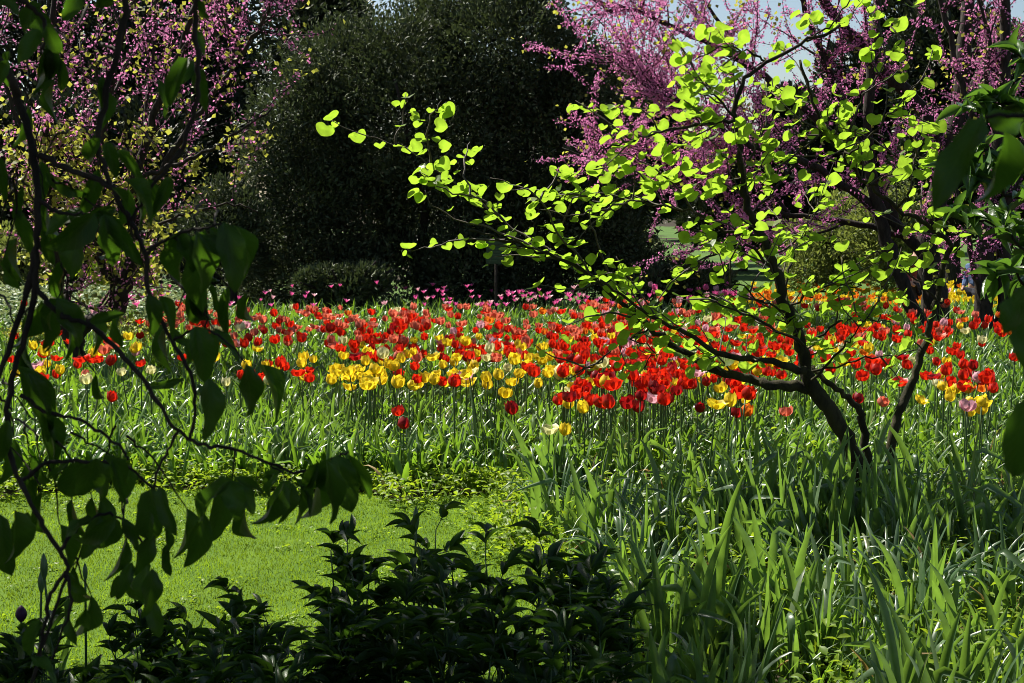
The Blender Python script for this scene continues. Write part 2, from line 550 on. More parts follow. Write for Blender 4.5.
# low leafy ground cover below and between irises, and lime fringe by the lawn edge
acc = Acc()
LEAFLET = leaf_template(3, 2, ovate, 0.3, 0.3)
n = 30000
y = U(4.0, 8.6, n); x = U(-1, 1, n) * (0.40 * y + .2)
k = bed_mask(x, y) & ((x > lawn_right(y) - 0.1) | (y > 7.9)); x, y = x[k], y[k]; n = len(x)
d = rand_dirs(n); d[:, 2] = np.abs(d[:, 2]) * 0.4
scatter(acc, LEAFLET, np.column_stack([x, y, U(0.01, 0.30, n) * U(0.3, 1, n) * (.4 + .6 * (np.sin(x * 5 + 1) * np.sin(y * 6) > -.1))]), frames(d, rand_dirs(n, 2.5)), np.column_stack([U(.018, .035, n), U(.03, .06, n), U(.03, .06, n)]))
for q in range(130):
    cx, cy = U(-3, .2), U(4.6, 7.9)
    m = int(U(8, 26)); x = cx + rng.normal(size=m) * U(.02, .07); y = cy + rng.normal(size=m) * U(.02, .07)
    k = on_lawn(x, y); x, y = x[k], y[k]; m = len(x)
    if m: scatter(acc, LEAFLET, np.column_stack([x, y, U(.01, .03, m)]), frames(rand_dirs(m) * np.array([1, 1, .2]), rand_dirs(m, 2.5)), np.column_stack([U(.012, .022, m), U(.014, .03, m), U(.014, .03, m)]))
n = 5200
e = U(0, 1, n) < .62
x = np.where(e, U(-3.4, .1, n), 0); y = np.where(e, lawn_back(x) + rng.normal(size=n) * .13 * (1 + np.sin(x * 9)) + .05, U(5.2, 8.0, n))
x = np.where(e, x, lawn_right(y) + rng.normal(size=n) * .11 * (1 + .6 * np.sin(y * 8)))
d = rand_dirs(n); d[:, 2] = np.abs(d[:, 2]) * 0.5
scatter(acc, LEAFLET, np.column_stack([x, y, U(0.01, 0.13, n)]), frames(d, rand_dirs(n, 2.0)), np.column_stack([U(.016, .034, n), U(.03, .06, n), U(.03, .06, n)]))
tag(acc.build('ground_cover', M['lime']), 'low bright leafy ground cover under the irises', 'ground cover', kind='stuff')
# fine grassy understorey below the irises
acc = Acc()
n = 3500
y = U(3.6, 9.0, n); x = U(-.2, 1, n) * (0.42 * y + .2)
k = bed_mask(x, y); x, y = x[k], y[k]; n = len(x)
ribbons(acc, np.column_stack([x, y, gz(x, y)]), U(0, 2 * PI, n), U(0.0, 0.5, n), U(0.2, 1.6, n), 1.7, U(.12, .34, n), U(.004, .012, n), U(-.6, .6, n), 5, 0.3, 'strap')
m = 420
y = U(4.0, 9.0, m); x = U(-.3, 1, m) * (0.42 * y + .2); k = bed_mask(x, y); x, y = x[k], y[k]; m = len(x)
ribbons(acc, np.column_stack([x, y, gz(x, y)]), U(0, 2 * PI, m), U(0.1, 0.9, m), U(0.5, 2.0, m), 1.5, U(.12, .38, m), U(.006, .018, m), U(-.8, .8, m), 6, 0.5, 'strap', kink=(U(.3, .8, m), U(-.5, 1.8, m)), mat=1)
M['straw'] = leaf_mat('dead_leaf', (.20, .13, .045), (.38, .28, .12), (.30, .20, .06), .3, .6, .2)
tag(acc.build('undergrowth', [M['strap'], M['straw']]), 'fine grassy undergrowth between the iris clumps', 'undergrowth', kind='stuff')
# pale variegated cover far left
acc = Acc()
n = 9000
y = U(15.5, 23, n); x = U(-.40, -.20, n) * y
d = rand_dirs(n); d[:, 2] = np.abs(d[:, 2]) * .5
scatter(acc, LEAFLET, np.column_stack([x, y, gz(x, y) + U(.05, .5, n)]), frames(d, rand_dirs(n, 2)), np.column_stack([U(.04, .07, n), U(.06, .1, n), U(.06, .1, n)]))
tag(acc.build('variegated_ground_cover', M['pale_cover']), 'pale variegated low plants behind the tulips at the far left', 'ground cover', kind='stuff')

# ------------------------------------------------------------------ irises
SUN2 = S[:2]
def iris_mesh(nf, lmin, lmax, wmin, wmax, spread, bent=0.2):
    acc = Acc()
    for f in range(nf):
        a = U(0, 2 * PI); r = spread * math.sqrt(U(0, 1))
        bx, by = r * math.cos(a), r * math.sin(a)
        fa = U(0, PI)
        nl = int(U(5, 9))
        off = np.linspace(-1, 1, nl)
        az = np.where(off < 0, fa + PI, fa) + U(-.25, .25, nl)
        a0 = np.abs(off) * U(.1, .3) + 0.02
        kk = U(0, 1, nl) < bent
        pos = np.column_stack([bx + off * 0.03 * math.cos(fa), by + off * .03 * math.sin(fa), np.zeros(nl)])
        L = U(lmin, lmax, nl) * (1 - 0.35 * np.abs(off))
        ribbons(acc, pos, az, a0, U(0.05, .85, nl), 2.2, L, U(wmin, wmax, nl), PI / 2 + U(-.9, .9, nl), 12, 0.35, 'sword', kink=(np.where(kk, U(.55, .8, nl), 2), U(.7, 2.0, nl)))
    return acc
iris_protos = [iris_mesh(int(U(2, 5)), .32, .62, .024, .042, .15, .33).mesh('iris_clump', [M['iris']]) for _ in range(7)]
broad_protos = [iris_mesh(int(U(2, 4)), .30, .50, .028, .046, .11, .3).mesh('iris_clump', [M['iris']]) for _ in range(4)]
def strap_mesh():
    acc = Acc(); nl = int(U(14, 24))
    a = U(0, 2 * PI, nl); rr = np.sqrt(U(0, 1, nl)) * .10
    kk = U(0, 1, nl) < .4
    ribbons(acc, np.column_stack([rr * np.cos(a), rr * np.sin(a), 0 * a]), a + U(-.6, .6, nl), U(.02, .3, nl), U(.2, 1.7, nl), 2.2, U(.24, .46, nl), U(.015, .027, nl), U(-.8, .8, nl), 12, .45, 'strap', kink=(np.where(kk, U(.5, .82, nl), 2), U(.8, 2.1, nl)))
    return acc
strap_protos = [strap_mesh().mesh('daffodil_clump', [M['iris']]) for _ in range(6)]
def too_close(x, y, lst, r):
    return any((x - a) ** 2 + (y - b) ** 2 < r * r for a, b in lst)
placed = []
tries = 0
while len(placed) < 125 and tries < 9000:
    tries += 1
    py = U(500, 800)
    px = U(470, 1080)
    p = at_h(px, py, 0.0)
    x, y = float(p[0]), float(p[1])
    if y > 8.6 or y < 3.7: continue
    if x < lawn_right(y) + 0.10: continue
    if y < 4.6 and x < 0.43: continue
    if too_close(x, y, placed, 0.20): continue
    if math.sin(x * 3.3 + 2) * math.sin(y * 4.1) > .45: continue
    placed.append((x, y))
for _ in range(2000):                     # the irises behind the lawn
    if len(placed) >= 165: break
    px, py = U(230, 520), U(440, 482)
    p = at_h(px, py, 0.0)
    if p[1] < lawn_back(p[0]) + 0.02 or too_close(p[0], p[1], placed, .26): continue
    placed.append((float(p[0]), float(p[1])))
placed += [(1.30, 6.55), (1.48, 6.45), (1.66, 6.6), (1.80, 6.5), (1.16, 6.4), (1.57, 6.2), (1.40, 6.9), (1.98, 6.75), (.50, 4.3), (.58, 4.0), (.66, 4.25), (.50, 3.8), (.74, 3.9), (1.42, 3.95), (1.25, 3.8)]
for i, (x, y) in enumerate(placed):
    broad = y < 5.2 and U(0, 1) < 0.45
    strap = not broad and not (6.1 < y < 7 and 1 < x < 2) and U(0, 1) < (.5 if y > 4.4 else .75)
    me = broad_protos[i % len(broad_protos)] if broad else (strap_protos[i % len(strap_protos)] if strap else iris_protos[i % len(iris_protos)])
    o = link('daffodil_clump' if strap else 'iris_clump', me)
    o.location = (x, y, float(gz(x, y)))
    o.rotation_euler = (U(-.06, .06), U(-.06, .06), U(0, 2 * PI))
    sc = U(.85, 1.15) * (0.8 if y > 8.0 and x < 0.2 else 1.0)
    o.scale = (sc, sc, sc * U(.9, 1.1))
    px, py, _d = project(np.array([x, y, 0.25]))
    if y > 8.0 and px < 520:
        lab = 'slender sword-leaved iris clump behind the far edge of the lawn'
    elif broad:
        lab = 'broad grey-green iris clump at the sunlit near edge beside the dark peonies' if px < 820 else 'broad grey-green iris clump in the near bottom right corner'
    elif px < 640:
        lab = 'tall iris clump of upright blades at the lawn edge'
    elif px < 820:
        lab = 'tall iris clump in the middle of the iris drift below the redbud limb'
    else:
        lab = 'tall iris clump under the redbud stems and further right'
    if strap:
        lab = lab.replace('slender sword-leaved iris clump', 'arching daffodil leaf clump').replace('broad grey-green iris clump', 'arching narrow-leaved daffodil clump').replace('tall iris clump', 'arching narrow-leaved daffodil clump').replace(' of upright blades', '')
        tag(o, lab, 'daffodil', 'faded daffodil clumps among the irises')
    else:
        tag(o, lab, 'iris', 'iris clumps in front of the tulip bed')

# ------------------------------------------------------------------ tulips
def petal_rows(Rm, Hm, openness, pointed, rows=6, cols=4, jit=0.0):
    acc = Acc()
    for k in range(6):
        th0 = k * PI / 3 + U(-.12, .12)
        inner = k % 2
        t = np.linspace(0, 1, rows + 1)
        u = np.linspace(-1, 1, cols + 1)
        op = openness + U(-jit, jit)
        if pointed:
            r = Rm * (0.25 + 1.1 * np.sin(t * PI * 0.55) - 0.5 * t ** 2 * (1 - op) + op * 0.9 * t ** 3)
            ph = np.radians(42) * np.sqrt(np.clip(1 - t ** 1.6, 0, 1)) + 0.03
        else:
            r = Rm * (0.12 + 0.90 * np.sin(np.clip(t * 1.9, 0, 1) * PI * 0.5) - (0.30 - 1.0 * op) * np.clip((t - .45) / .55, 0, 1) ** 1.8)
            ph = np.radians(47) * np.clip(1 - t ** 7, 0, 1) ** 0.5 + 0.02
        r = r * (0.9 if inner else 1.0)
        z = Hm * (t ** (0.95 if pointed else 1.3)) * (1 - 0.25 * op) * U(.92, 1.06)
        T, Ug = np.meshgrid(np.arange(rows + 1), u, indexing='ij')
        th = th0 + Ug * ph[T]
        rr = r[T] * (1 + 0.06 * np.abs(Ug)) 
        zz = z[T] - Hm * 0.05 * np.abs(Ug) ** 2 * (t[T] > .5)
        V = np.stack([rr * np.cos(th), rr * np.sin(th), zz], -1).reshape(-1, 3)
        Fc = []
        for i in range(rows):
            for j in range(cols):
                a = i * (cols + 1) + j
                Fc.append((a, a + 1, a + cols + 2, a + cols + 1))
        acc.add(V, np.array(Fc, np.int32))
    return acc

def as_template(acc):
    V = np.concatenate(acc.v).astype(float)
    return V, [np.concatenate([f for f, _ in acc.f])], None

CUPS = [(0.032, .072, -.05, False), (0.034, .070, .10, False), (0.038, .064, .36, False), (0.033, .076, .02, False), (0.037, .072, .2, False), (0.040, .058, .62, False)]
LILY = [(0.022, .072, .5, True), (0.024, .068, .9, True)]
for c_ in (): pass
flower_acc = {'cup': [petal_rows(*c, jit=.12) for c in CUPS], 'lily': [petal_rows(*c, jit=.1) for c in LILY]}
low_cups = [as_template(petal_rows(*c, rows=4, cols=2, jit=.12)) for c in CUPS]
low_lily = [as_template(petal_rows(*c, rows=4, cols=2, jit=.1)) for c in LILY]
flower_mesh = {}
def get_flower(col, kind, v):
    key = (col, kind, v)
    if key not in flower_mesh:
        flower_mesh[key] = flower_acc[kind][v].mesh('tulip_flower', [M['petal ' + col]])
    return flower_mesh[key]
STEM_H = 0.45
stem_meshes = []
for i in range(5):
    bend = U(-.05, .05, 2)
    pts = smooth_path([(0, 0, 0), (bend[0] * .3, bend[1] * .3, .2), (bend[0], bend[1], STEM_H)], 3)
    a = Acc(); tube(a, pts, np.linspace(.0045, .0035, len(pts)), 5)
    stem_meshes.append((a.mesh('tulip_stem', [M['stem']]), np.array([bend[0], bend[1], STEM_H])))
leaf_meshes = []
for i in range(6):
    a = Acc()
    ribbons(a, np.zeros((1, 3)), [0.0], [U(.1, .4)], [U(.4, 1.4)], 1.6, [U(.24, .36)], [U(.03, .05)], [U(-.3, .3)], 8, .35, 'broad')
    leaf_meshes.append(a.mesh('tulip_leaf', [M['strap']]))

tul = []                                  # (px, py, colour, kind)
def region(x0, x1, y0, y1, n, w, kind='cup'):
    cols = list(w); ws = np.array([w[c] for c in cols], float); ws /= ws.sum()
    for _ in range(int(n * 1.3)):
        c_ = cols[rng.choice(len(cols), p=ws)]
        if kind == 'cup' and U(0, 1) < .055: c_ = 'pale pink' if U(0, 1) < .6 else 'cream'
        if _ % 5 == 0: ctr = (U(x0, x1), U(y0, y1))
        if U(0, 1) < .6: a_, b_ = np.clip(ctr[0] + rng.normal() * 11, x0, x1), np.clip(ctr[1] + rng.normal() * 5, y0, y1)
        else: a_, b_ = U(x0, x1), U(y0, y1)
        tul.append((float(a_), float(b_), c_, kind))
region(150, 640, 306, 330, 165, {'coral': .72, 'red': .22, 'orange': .06})
region(600, 770, 298, 335, 85, {'coral': .45, 'red': .4, 'pale pink': .15})
region(760, 960, 298, 338, 60, {'red': .6, 'coral': .3, 'yellow': .1})
region(330, 620, 325, 358, 125, {'red': .56, 'coral': .24, 'dark red': .14, 'yellow': .06})
region(560, 760, 325, 385, 165, {'red': .82, 'dark red': .08, 'yellow': .1})
region(760, 885, 325, 376, 62, {'red': .72, 'yellow': .2, 'orange': .08})
region(335, 545, 343, 384, 88, {'yellow': .76, 'red': .2, 'cream': .04})
region(195, 335, 343, 384, 24, {'yellow': .4, 'red': .55, 'cream': .05})
region(560, 750, 372, 408, 44, {'red': .4, 'dark red': .25, 'yellow': .32, 'cream': .03})
region(10, 140, 345, 382, 26, {'red': .5, 'yellow': .4, 'coral': .1})
region(0, 140, 300, 342, 14, {'red': .5, 'coral': .3, 'yellow': .2})
region(190, 335, 310, 345, 44, {'red': .65, 'coral': .35})
region(895, 1030, 308, 345, 24, {'red': .65, 'orange': .2, 'coral': .15})
region(890, 1015, 345, 394, 26, {'red': .55, 'yellow': .35, 'dark red': .1})
region(930, 990, 383, 425, 8, {'yellow': .9, 'orange': .1})
region(90, 660, 283, 304, 110, {'magenta': .78, 'pale pink': .22}, 'lily')
region(650, 770, 284, 303, 26, {'magenta': .6, 'pale pink': .4}, 'cup')
region(70, 170, 290, 312, 14, {'magenta': .6, 'pale pink': .4}, 'lily')
SOLO = [
    (111, 397, 'red', 'cup', 'single red tulip standing alone in the leaves at the left'),
    (401, 411, 'red', 'cup', 'single red tulip ahead of the bed above the lawn'),
    (404, 424, 'dark red', 'cup', 'small dark red tulip low behind the lone red one ahead of the bed'),
    (488, 385, 'yellow', 'cup', 'round yellow tulip at the front fringe, left of the two beside it'),
    (514, 382, 'yellow', 'cup', 'tall yellow tulip at the front fringe above a dark red one'),
    (505, 394, 'yellow', 'cup', 'lowest of three round yellow tulips at the front fringe'),
    (519, 410, 'dark red', 'cup', 'single dark red tulip in the leaves below three yellow ones'),
    (547, 429, 'cream', 'cup', 'left one of a low pale pair in front of the bed'),
    (558, 430, 'yellow', 'cup', 'right one of a low pale pair in front of the bed'),
    (327, 379, 'yellow', 'cup', 'yellow tulip below the red ones left of the middle of the front fringe'),
    (307, 371, 'red', 'cup', 'wide open red tulip above a yellow one left of the middle'),
    (786, 411, 'coral', 'cup', 'closed pinkish tulip bud alone in front of the redbud limb'),
    (735, 412, 'dark red', 'cup', 'dark red tulip at the front end of the drift below the redbud limb'),
    (746, 411, 'orange', 'cup', 'small orange tulip bud beside a dark red one below the redbud limb'),
    (740, 398, 'yellow', 'cup', 'broad yellow tulip at the front end of the drift below the redbud limb'),
    (723, 388, 'yellow', 'cup', 'upper yellow tulip below the redbud limb'),
    (865, 400, 'dark red', 'cup', 'dark red tulip between the two redbud stems'),
    (876, 402, 'coral', 'cup', 'coral tulip beside the dark red one between the redbud stems'),
    (938, 383, 'cream', 'cup', 'cream white tulip right of the redbud stems'),
    (945, 374, 'yellow', 'cup', 'yellow tulip above the cream white one right of the redbud stems'),
    (920, 398, 'yellow', 'cup', 'yellow tulip just right of the leaning redbud stem'),
    (970, 388, 'yellow', 'cup', 'yellow tulip right of the cream white one'),
    (944, 324, 'pale pink', 'cup', 'pale pink tulip beside the leaning redbud stem'),
    (948, 290, 'pale pink', 'cup', 'pale pink tulip in front of the far trunks on the right'),
    (627, 342, 'pale pink', 'cup', 'big pale pink double tulip, the left one of two among red'),
    (637, 340, 'pale pink', 'cup', 'big pale pink double tulip, the right one of two among red'),
    (455, 332, 'pale pink', 'cup', 'pale pink tulip rising among red ones in the middle of the bed'),
    (418, 356, 'pale pink', 'cup', 'pale pink tulip among the yellow drift'),
    (565, 376, 'cream', 'cup', 'large cream tulip at the front left of the red drift'),
    (475, 350, 'cream', 'cup', 'cream tulip above the yellow drift'),
    (278, 371, 'cream', 'cup', 'greenish cream tulip left of the middle of the front fringe'),
    (150, 369, 'cream', 'cup', 'greenish cream tulip bud at the left below the red ones'),
]
rows = []
def world_tulip(px, py, h):
    p = at_h(px, py, h + 0.03)
    return float(p[0]), float(p[1])
for t in SOLO:
    h = U(.42, .5)
    if t[1] > 405: h = U(.36, .44)
    x, y = world_tulip(t[0], t[1], h)
    rows.append([x, y, h, t[2], t[3], t[0], t[1], t[4]])
for (px, py, c, kind) in tul:
    h = U(.38, .56)
    for _ in range(6):
        x, y = world_tulip(px, py, h)
        if not too_close(x, y, [(r[0], r[1]) for r in rows[-200:]], .07): break
        px += U(-8, 8); py += U(-2, 2)
    rows.append([x, y, h, c, kind, px, py, None])
rows.sort(key=lambda r: (r[7] is None, r[1]))
near, far = rows[:300], rows[300:]
ORD = ['first', 'second', 'third', 'fourth', 'fifth', 'sixth', 'seventh', 'eighth', 'ninth', 'tenth']
def zone(px, py):
    if px < 150: return 'at the left end of the bed'
    if px < 335: return 'left of the yellow drift'
    if px < 560: return 'around the yellow drift'
    if px < 700: return 'left of the lime-leaved redbud'
    if px < 890: return 'under the lime-leaved redbud'
    return 'right of the lime-leaved redbud'
byz = {}
for r in near:
    if r[7] is None:
        dep = 'front' if r[6] > 378 else 'inner'
        byz.setdefault((r[3], zone(r[5], r[6]), dep), []).append(r)
for (c, z, dep), lst in byz.items():
    lst.sort(key=lambda r: r[5])
    where = f'{"on the front fringe" if dep == "front" else "set back"} {z}'
    if len(lst) == 1:
        lst[0][7] = f'only {c} tulip {where}'
    elif len(lst) <= 10:
        for i, r in enumerate(lst):
            r[7] = f'{ORD[i]} {c} tulip from left {where}'
    else:
        for r in lst: r[7] = f'one of the crowded {c} tulips {where}'
for i, (x, y, h, c, kind, px, py, lab) in enumerate(near):
    nv = len(flower_acc[kind])
    v = int(U(0, nv))
    fm = get_flower(c, kind, v)
    sm, top = stem_meshes[int(U(0, 5))]
    s = h / STEM_H
    t = empty('tulip', (x, y, gz(x, y)), lab, 'tulip', 'tulips in the flower bed', U(0, 2 * PI))
    st = link('stem', sm, t); st.scale = (s, s, s)
    f = link('flower', fm, t)
    f.location = top * s
    fs = U(.86, 1.18)
    if 'double' in lab or 'large' in lab: fs = 1.5
    f.scale = (fs, fs, fs * U(.9, 1.1))
    f.rotation_euler = (rng.normal() * .25, rng.normal() * .25, U(0, 6.28))
    for q in range(2 if y < 11 else 1):
        lf = link('leaf', leaf_meshes[int(U(0, 6))], t)
        lf.rotation_euler = (0, 0, U(0, 6.28)); lf.location = (0, 0, .01)
# the rest of the tulips, too many and too small to single out
acc = Acc()
mats = [M['stem']] + [M['petal ' + c] for c in PETAL]
cidx = {c: i + 1 for i, c in enumerate(PETAL)}
groups = {}
for r in far:
    tm = int(U(0, 6)) if r[4] == 'cup' else int(U(0, 2))
    groups.setdefault((r[3], r[4], tm), []).append(r)
for (c, kind, tm), lst in groups.items():
    P = np.array([[r[0], r[1], float(gz(r[0], r[1])) + r[2]] for r in lst])
    n = len(P)
    zax = unit(np.column_stack([U(-.25, .25, n), U(-.25, .25, n), np.ones(n)]))
    xax = unit(np.cross(zax, rand_dirs(n)))
    R = np.stack([xax, np.cross(zax, xax), zax], -1)
    scatter(acc, (low_cups if kind == 'cup' else low_lily)[tm], P, R, U(.85, 1.2, n) * (1 if kind == 'cup' else .75), cidx[c])
fx = np.array([[r[0], r[1], r[2]] for r in far]); n = len(fx)
ribbons(acc, np.column_stack([fx[:, 0], fx[:, 1], gz(fx[:, 0], fx[:, 1])]), U(0, 6.28, n), np.zeros(n), np.zeros(n), 1, fx[:, 2], np.full(n, .010), U(0, 3, n), 2, .3, 'flat')
tag(acc.build('tulips', mats), 'mass of smaller red, coral and pink tulips at the back of the bed', 'tulips', kind='stuff')

# orange and yellow bedding far right
acc = Acc()
n = 620
px = U(745, 1010, n); py = U(272, 300, n)
P = []
for a, b in zip(px, py):
    p = at_h(a, b, 0.2 - 0.35)
    P.append([p[0], p[1], 0])
P = np.array(P); P[:, 2] = gz(P[:, 0], P[:, 1]) + U(.35, .65, n)
P = P[(P[:, 1] < 34) & (P[:, 1] > 19)]; n = len(P)
zax = unit(np.column_stack([U(-.3, .3, n), U(-.3, .3, n), np.ones(n)])); xax = unit(np.cross(zax, rand_dirs(n)))
R = np.stack([xax, np.cross(zax, xax), zax], -1)
left = P[:, 0] < (0.27 + U(-.05, .05, n)) * P[:, 1]
h1 = left & (U(0, 1, n) < .7)
scatter(acc, low_cups[2], P[h1], R[h1], np.full(h1.sum(), 1.7), 1)
h2 = ~h1
scatter(acc, low_cups[2], P[h2], R[h2], np.full(h2.sum(), 1.7), 0)
ribbons(acc, P - np.array([0, 0, .45]), U(0, 6.28, n), U(0, .3, n), U(0, 1, n), 1, np.full(n, .5), np.full(n, .06), U(0, 3, n), 3, .3, 'strap', mat=2)
tag(acc.build('orange_bedding_flowers', [M['petal yellow'], M['petal orange'], M['strap']]), 'far drift of orange and yellow bedding flowers behind the redbud', 'flowers', kind='stuff')

# lime flowering clumps at the left
acc0 = Acc()
n = 420
a = U(0, 6.28, n); r = np.sqrt(U(0, 1, n)) * .28
P = np.column_stack([r * np.cos(a), r * np.sin(a), U(.15, .38, n) - r * .3])
d = rand_dirs(n, .8)
scatter(acc0, LEAFLET, P, frames(d, rand_dirs(n, 2)), np.column_stack([np.full(n, .035), np.full(n, .05), np.full(n, .05)]))
ribbons(acc0, P * np.array([.25, .25, 0]), np.arctan2(P[:, 1], P[:, 0]), np.hypot(P[:, 0], P[:, 1]) * 1.6, np.zeros(n), 1, P[:, 2] * 1.15, np.full(n, .006), U(0, 3, n), 3, .3, 'flat', mat=1)
me = acc0.mesh('spurge_plant', [M['chartreuse'], M['stem']])
for (px, py, lab) in ((118, 328, 'lime-yellow spurge clump behind the red tulips at the left, the larger one'), (150, 332, 'lime-yellow spurge clump beside the larger one, under the hanging leaves'), (30, 335, 'lime-yellow spurge clump at the far left edge')):
    p = at_h(px, py, .25)
    o = link('spurge_plant', me, None, (p[0], p[1], gz(p[0], p[1])))
    o.rotation_euler = (0, 0, U(0, 6)); sc = U(.9, 1.2); o.scale = (sc, sc, sc)
    tag(o, lab, 'spurge', 'spurge clumps in the tulip bed')

# ------------------------------------------------------------------ trees
def leaf_cloud(acc, tmpl, centres, radii, n, l, w, upbias=0.6, shell=(0.7, 1.05), flat=0.85, mat=0):
    centres = np.asarray(centres, float); radii = np.asarray(radii, float)
    pr = radii ** 2; pr /= pr.sum()
    idx = rng.choice(len(centres), size=n, p=pr)
    dirs = rand_dirs(n)
    rr = radii[idx] * U(shell[0], shell[1], n) 
    rr *= 1 + 0.12 * np.sin(dirs[:, 0] * 9 + idx) * np.sin(dirs[:, 2] * 7 + idx * 2)
    P = centres[idx] + dirs * rr[:, None] * np.array([1, 1, flat])
    out = unit(dirs + rng.normal(size=(n, 3)) * .6 + np.array([0, 0, upbias]))
    scatter(acc, tmpl, P, frames(out, rand_dirs(n, 0.7)), np.column_stack([U(w * .7, w * 1.3, n), U(l * .7, l * 1.3, n), np.full(n, l)]), mat)

def crown_lobes(c, R, n, lobe=(0.28, 0.45)):
    c, R = np.asarray(c, float), np.asarray(R, float)
    d = rand_dirs(n)
    k = U(.45, .85, n)
    cen = c + d * R * k[:, None]
    return cen, U(lobe[0], lobe[1], n) * R.mean()

def simple_tree(name, label, cat, px, Y, top, width, leafm, nleaf, lsize, group=None, base=None, lobes=26, bottom=None, flat=.9):
    p = at(px, 200, Y); x = float(p[0]); g = float(gz(x, Y))
    zt = float(at(px, top, Y)[2])
    zb = g + 0.25 if bottom is None else bottom
    wd = width / F_PX * Y
    o = empty(name, (x, Y, g), label, cat, group)
    tr = Acc()
    tube(tr, smooth_path([(0, 0, -.1), (U(-.1, .1), 0, (zt - g) * .35), (U(-.3, .3), U(-.3, .3), (zt - g) * .8)], 4), np.linspace(.05 * (zt - g) * .6, .04, 9), 8, rough=.06)
    for q in range(7):
        z0 = (zt - g) * U(.25, .6)
        tube(tr, wander((0, 0, z0), (math.cos(q * .9), math.sin(q * .9), .6), wd * .42, 6, .12), np.linspace(.05, .012, 7), 5)
    tr.build('trunk', M['bark'], o)
    cr = Acc()
    cc = np.array([0, 0, (zt + zb) / 2 - g]); RR = np.array([wd / 2, wd / 2 * .8, (zt - zb) / 2])
    cen, rad = crown_lobes(cc, RR * .9, lobes)
    leaf_cloud(cr, DIAMOND, cen, rad, nleaf, lsize, lsize * .45, flat=flat)
    cr.build('crown', leafm, o)
    return o

# the big dark evergreen shrub behind the bed
def evergreen_shrub():
    Y = 22.5
    x = float(at(452, 200, Y)[0]); g = float(gz(x, Y))
    o = empty('evergreen_shrub', (x, Y, g), 'huge rounded dark evergreen shrub behind the middle of the tulip bed', 'shrub')
    tr = Acc()
    for q in range(9):
        tube(tr, wander((U(-.5, .5), U(-.3, .3), -.1), (U(-.8, .8), U(-.5, .5), 1), U(3, 4.5), 8, .12, .05), np.linspace(.10, .02, 9), 6)
    tr.build('trunk', M['bark'], o)
    cr = Acc()
    spec = []                              # lobes as pixels so that the outline is the photographed one
    for (px, py, r) in ((300, 120, 62), (345, 70, 60), (400, 64, 55), (455, 40, 70), (510, 45, 70), (556, 74, 58), (590, 110, 60), (600, 180, 55), (310, 190, 58), (370, 140, 80), (450, 130, 95), (540, 150, 85), (360, 220, 65), (440, 220, 80), (530, 230, 70), (590, 240, 50), (282, 165, 36), (330, 250, 50), (428, 32, 32), (480, 0, 45), (528, 22, 36), (300, 85, 36), (300, 280, 45), (350, 285, 50), (410, 280, 55), (470, 282, 55), (530, 285, 50), (585, 285, 45), (640, 280, 36), (265, 285, 36), (610, 230, 40)):
        for q in range(2):
            yy = Y + U(-1.2, .6)
            c = at(px + U(-12, 12), py + U(-10, 10), yy)
            spec.append((c[0] - x, c[1] - Y, c[2] - g, r / F_PX * yy * U(.75, 1.05)))
    spec = np.array(spec)
    leaf_cloud(cr, DIAMOND, spec[:, :3], spec[:, 3], 150000, .085, .036, .5, (.62, 1.04), .95)
    # upright sprigs break the outline
    n = 1500
    idx = rng.choice(len(spec), n)
    d = rand_dirs(n, .9)
    P0 = spec[idx, :3] + d * spec[idx, 3:4] * .97
    for q in range(n):
        pts = wander(P0[q], unit(d[q] + np.array([0, 0, 1.2])), U(.2, .6), 3, .1)
        m = 18
        tt = U(0, 3, m); ii = np.minimum(tt.astype(int), 2); fr = (tt - ii)[:, None]
        pp = pts[ii] * (1 - fr) + pts[ii + 1] * fr
        dd = rand_dirs(m, .8)
        scatter(cr, DIAMOND, pp, frames(dd, rand_dirs(m, .5)), np.column_stack([np.full(m, .03), U(.06, .1, m), np.full(m, .08)]))
    cr.build('crown', M['evergreen'], o)
evergreen_shrub()

# smaller grey-green shrub between it and the left redbud, and low ones
simple_tree('small_shrub', 'small fine-leaved shrub between the left redbud and the huge evergreen', 'shrub', 232, 21.0, 145, 110, M['evergreen'], 11000, .07)
simple_tree('small_shrub', 'low grassy-leaved bush at the foot of the huge evergreen', 'shrub', 345, 19.6, 268, 120, M['evergreen'], 5000, .09, lobes=14)
simple_tree('small_shrub', 'low dark bush beside the far lawn under the redbud branches', 'shrub', 690, 20.5, 262, 150, M['evergreen'], 8000, .08, lobes=14)
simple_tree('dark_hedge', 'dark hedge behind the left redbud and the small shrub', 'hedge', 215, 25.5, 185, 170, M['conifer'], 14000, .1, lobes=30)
simple_tree('small_shrub', 'dark rounded bush left of the far lawn', 'shrub', 622, 23.5, 205, 90, M['evergreen'], 9000, .08, lobes=16)
simple_tree('leafy_shrub', 'sunlit yellow-green bush right of the far lawn behind the orange flowers', 'shrub', 835, 33.0, 185, 130, M['light_leaf'], 12000, .11, 'sunlit bushes on the right')
simple_tree('leafy_shrub', 'sunlit yellow-green bush left of the thick far trunk', 'shrub', 890, 31.0, 165, 90, M['light_leaf'], 9000, .11, 'sunlit bushes on the right')
simple_tree('leafy_shrub', 'bright green bush behind the left redbud stems', 'shrub', 118, 24.0, 228, 95, M['lime'], 6000, .1)
simple_tree('leafy_shrub', 'pale bush at the far left edge behind the redbud', 'shrub', 15, 25.0, 225, 110, M['light_leaf'], 6000, .1)
simple_tree('conifer_tree', 'black tall conifer rising behind the left shoulder of the evergreen', 'conifer', 318, 34.0, -110, 120, M['conifer'], 26000, .16)
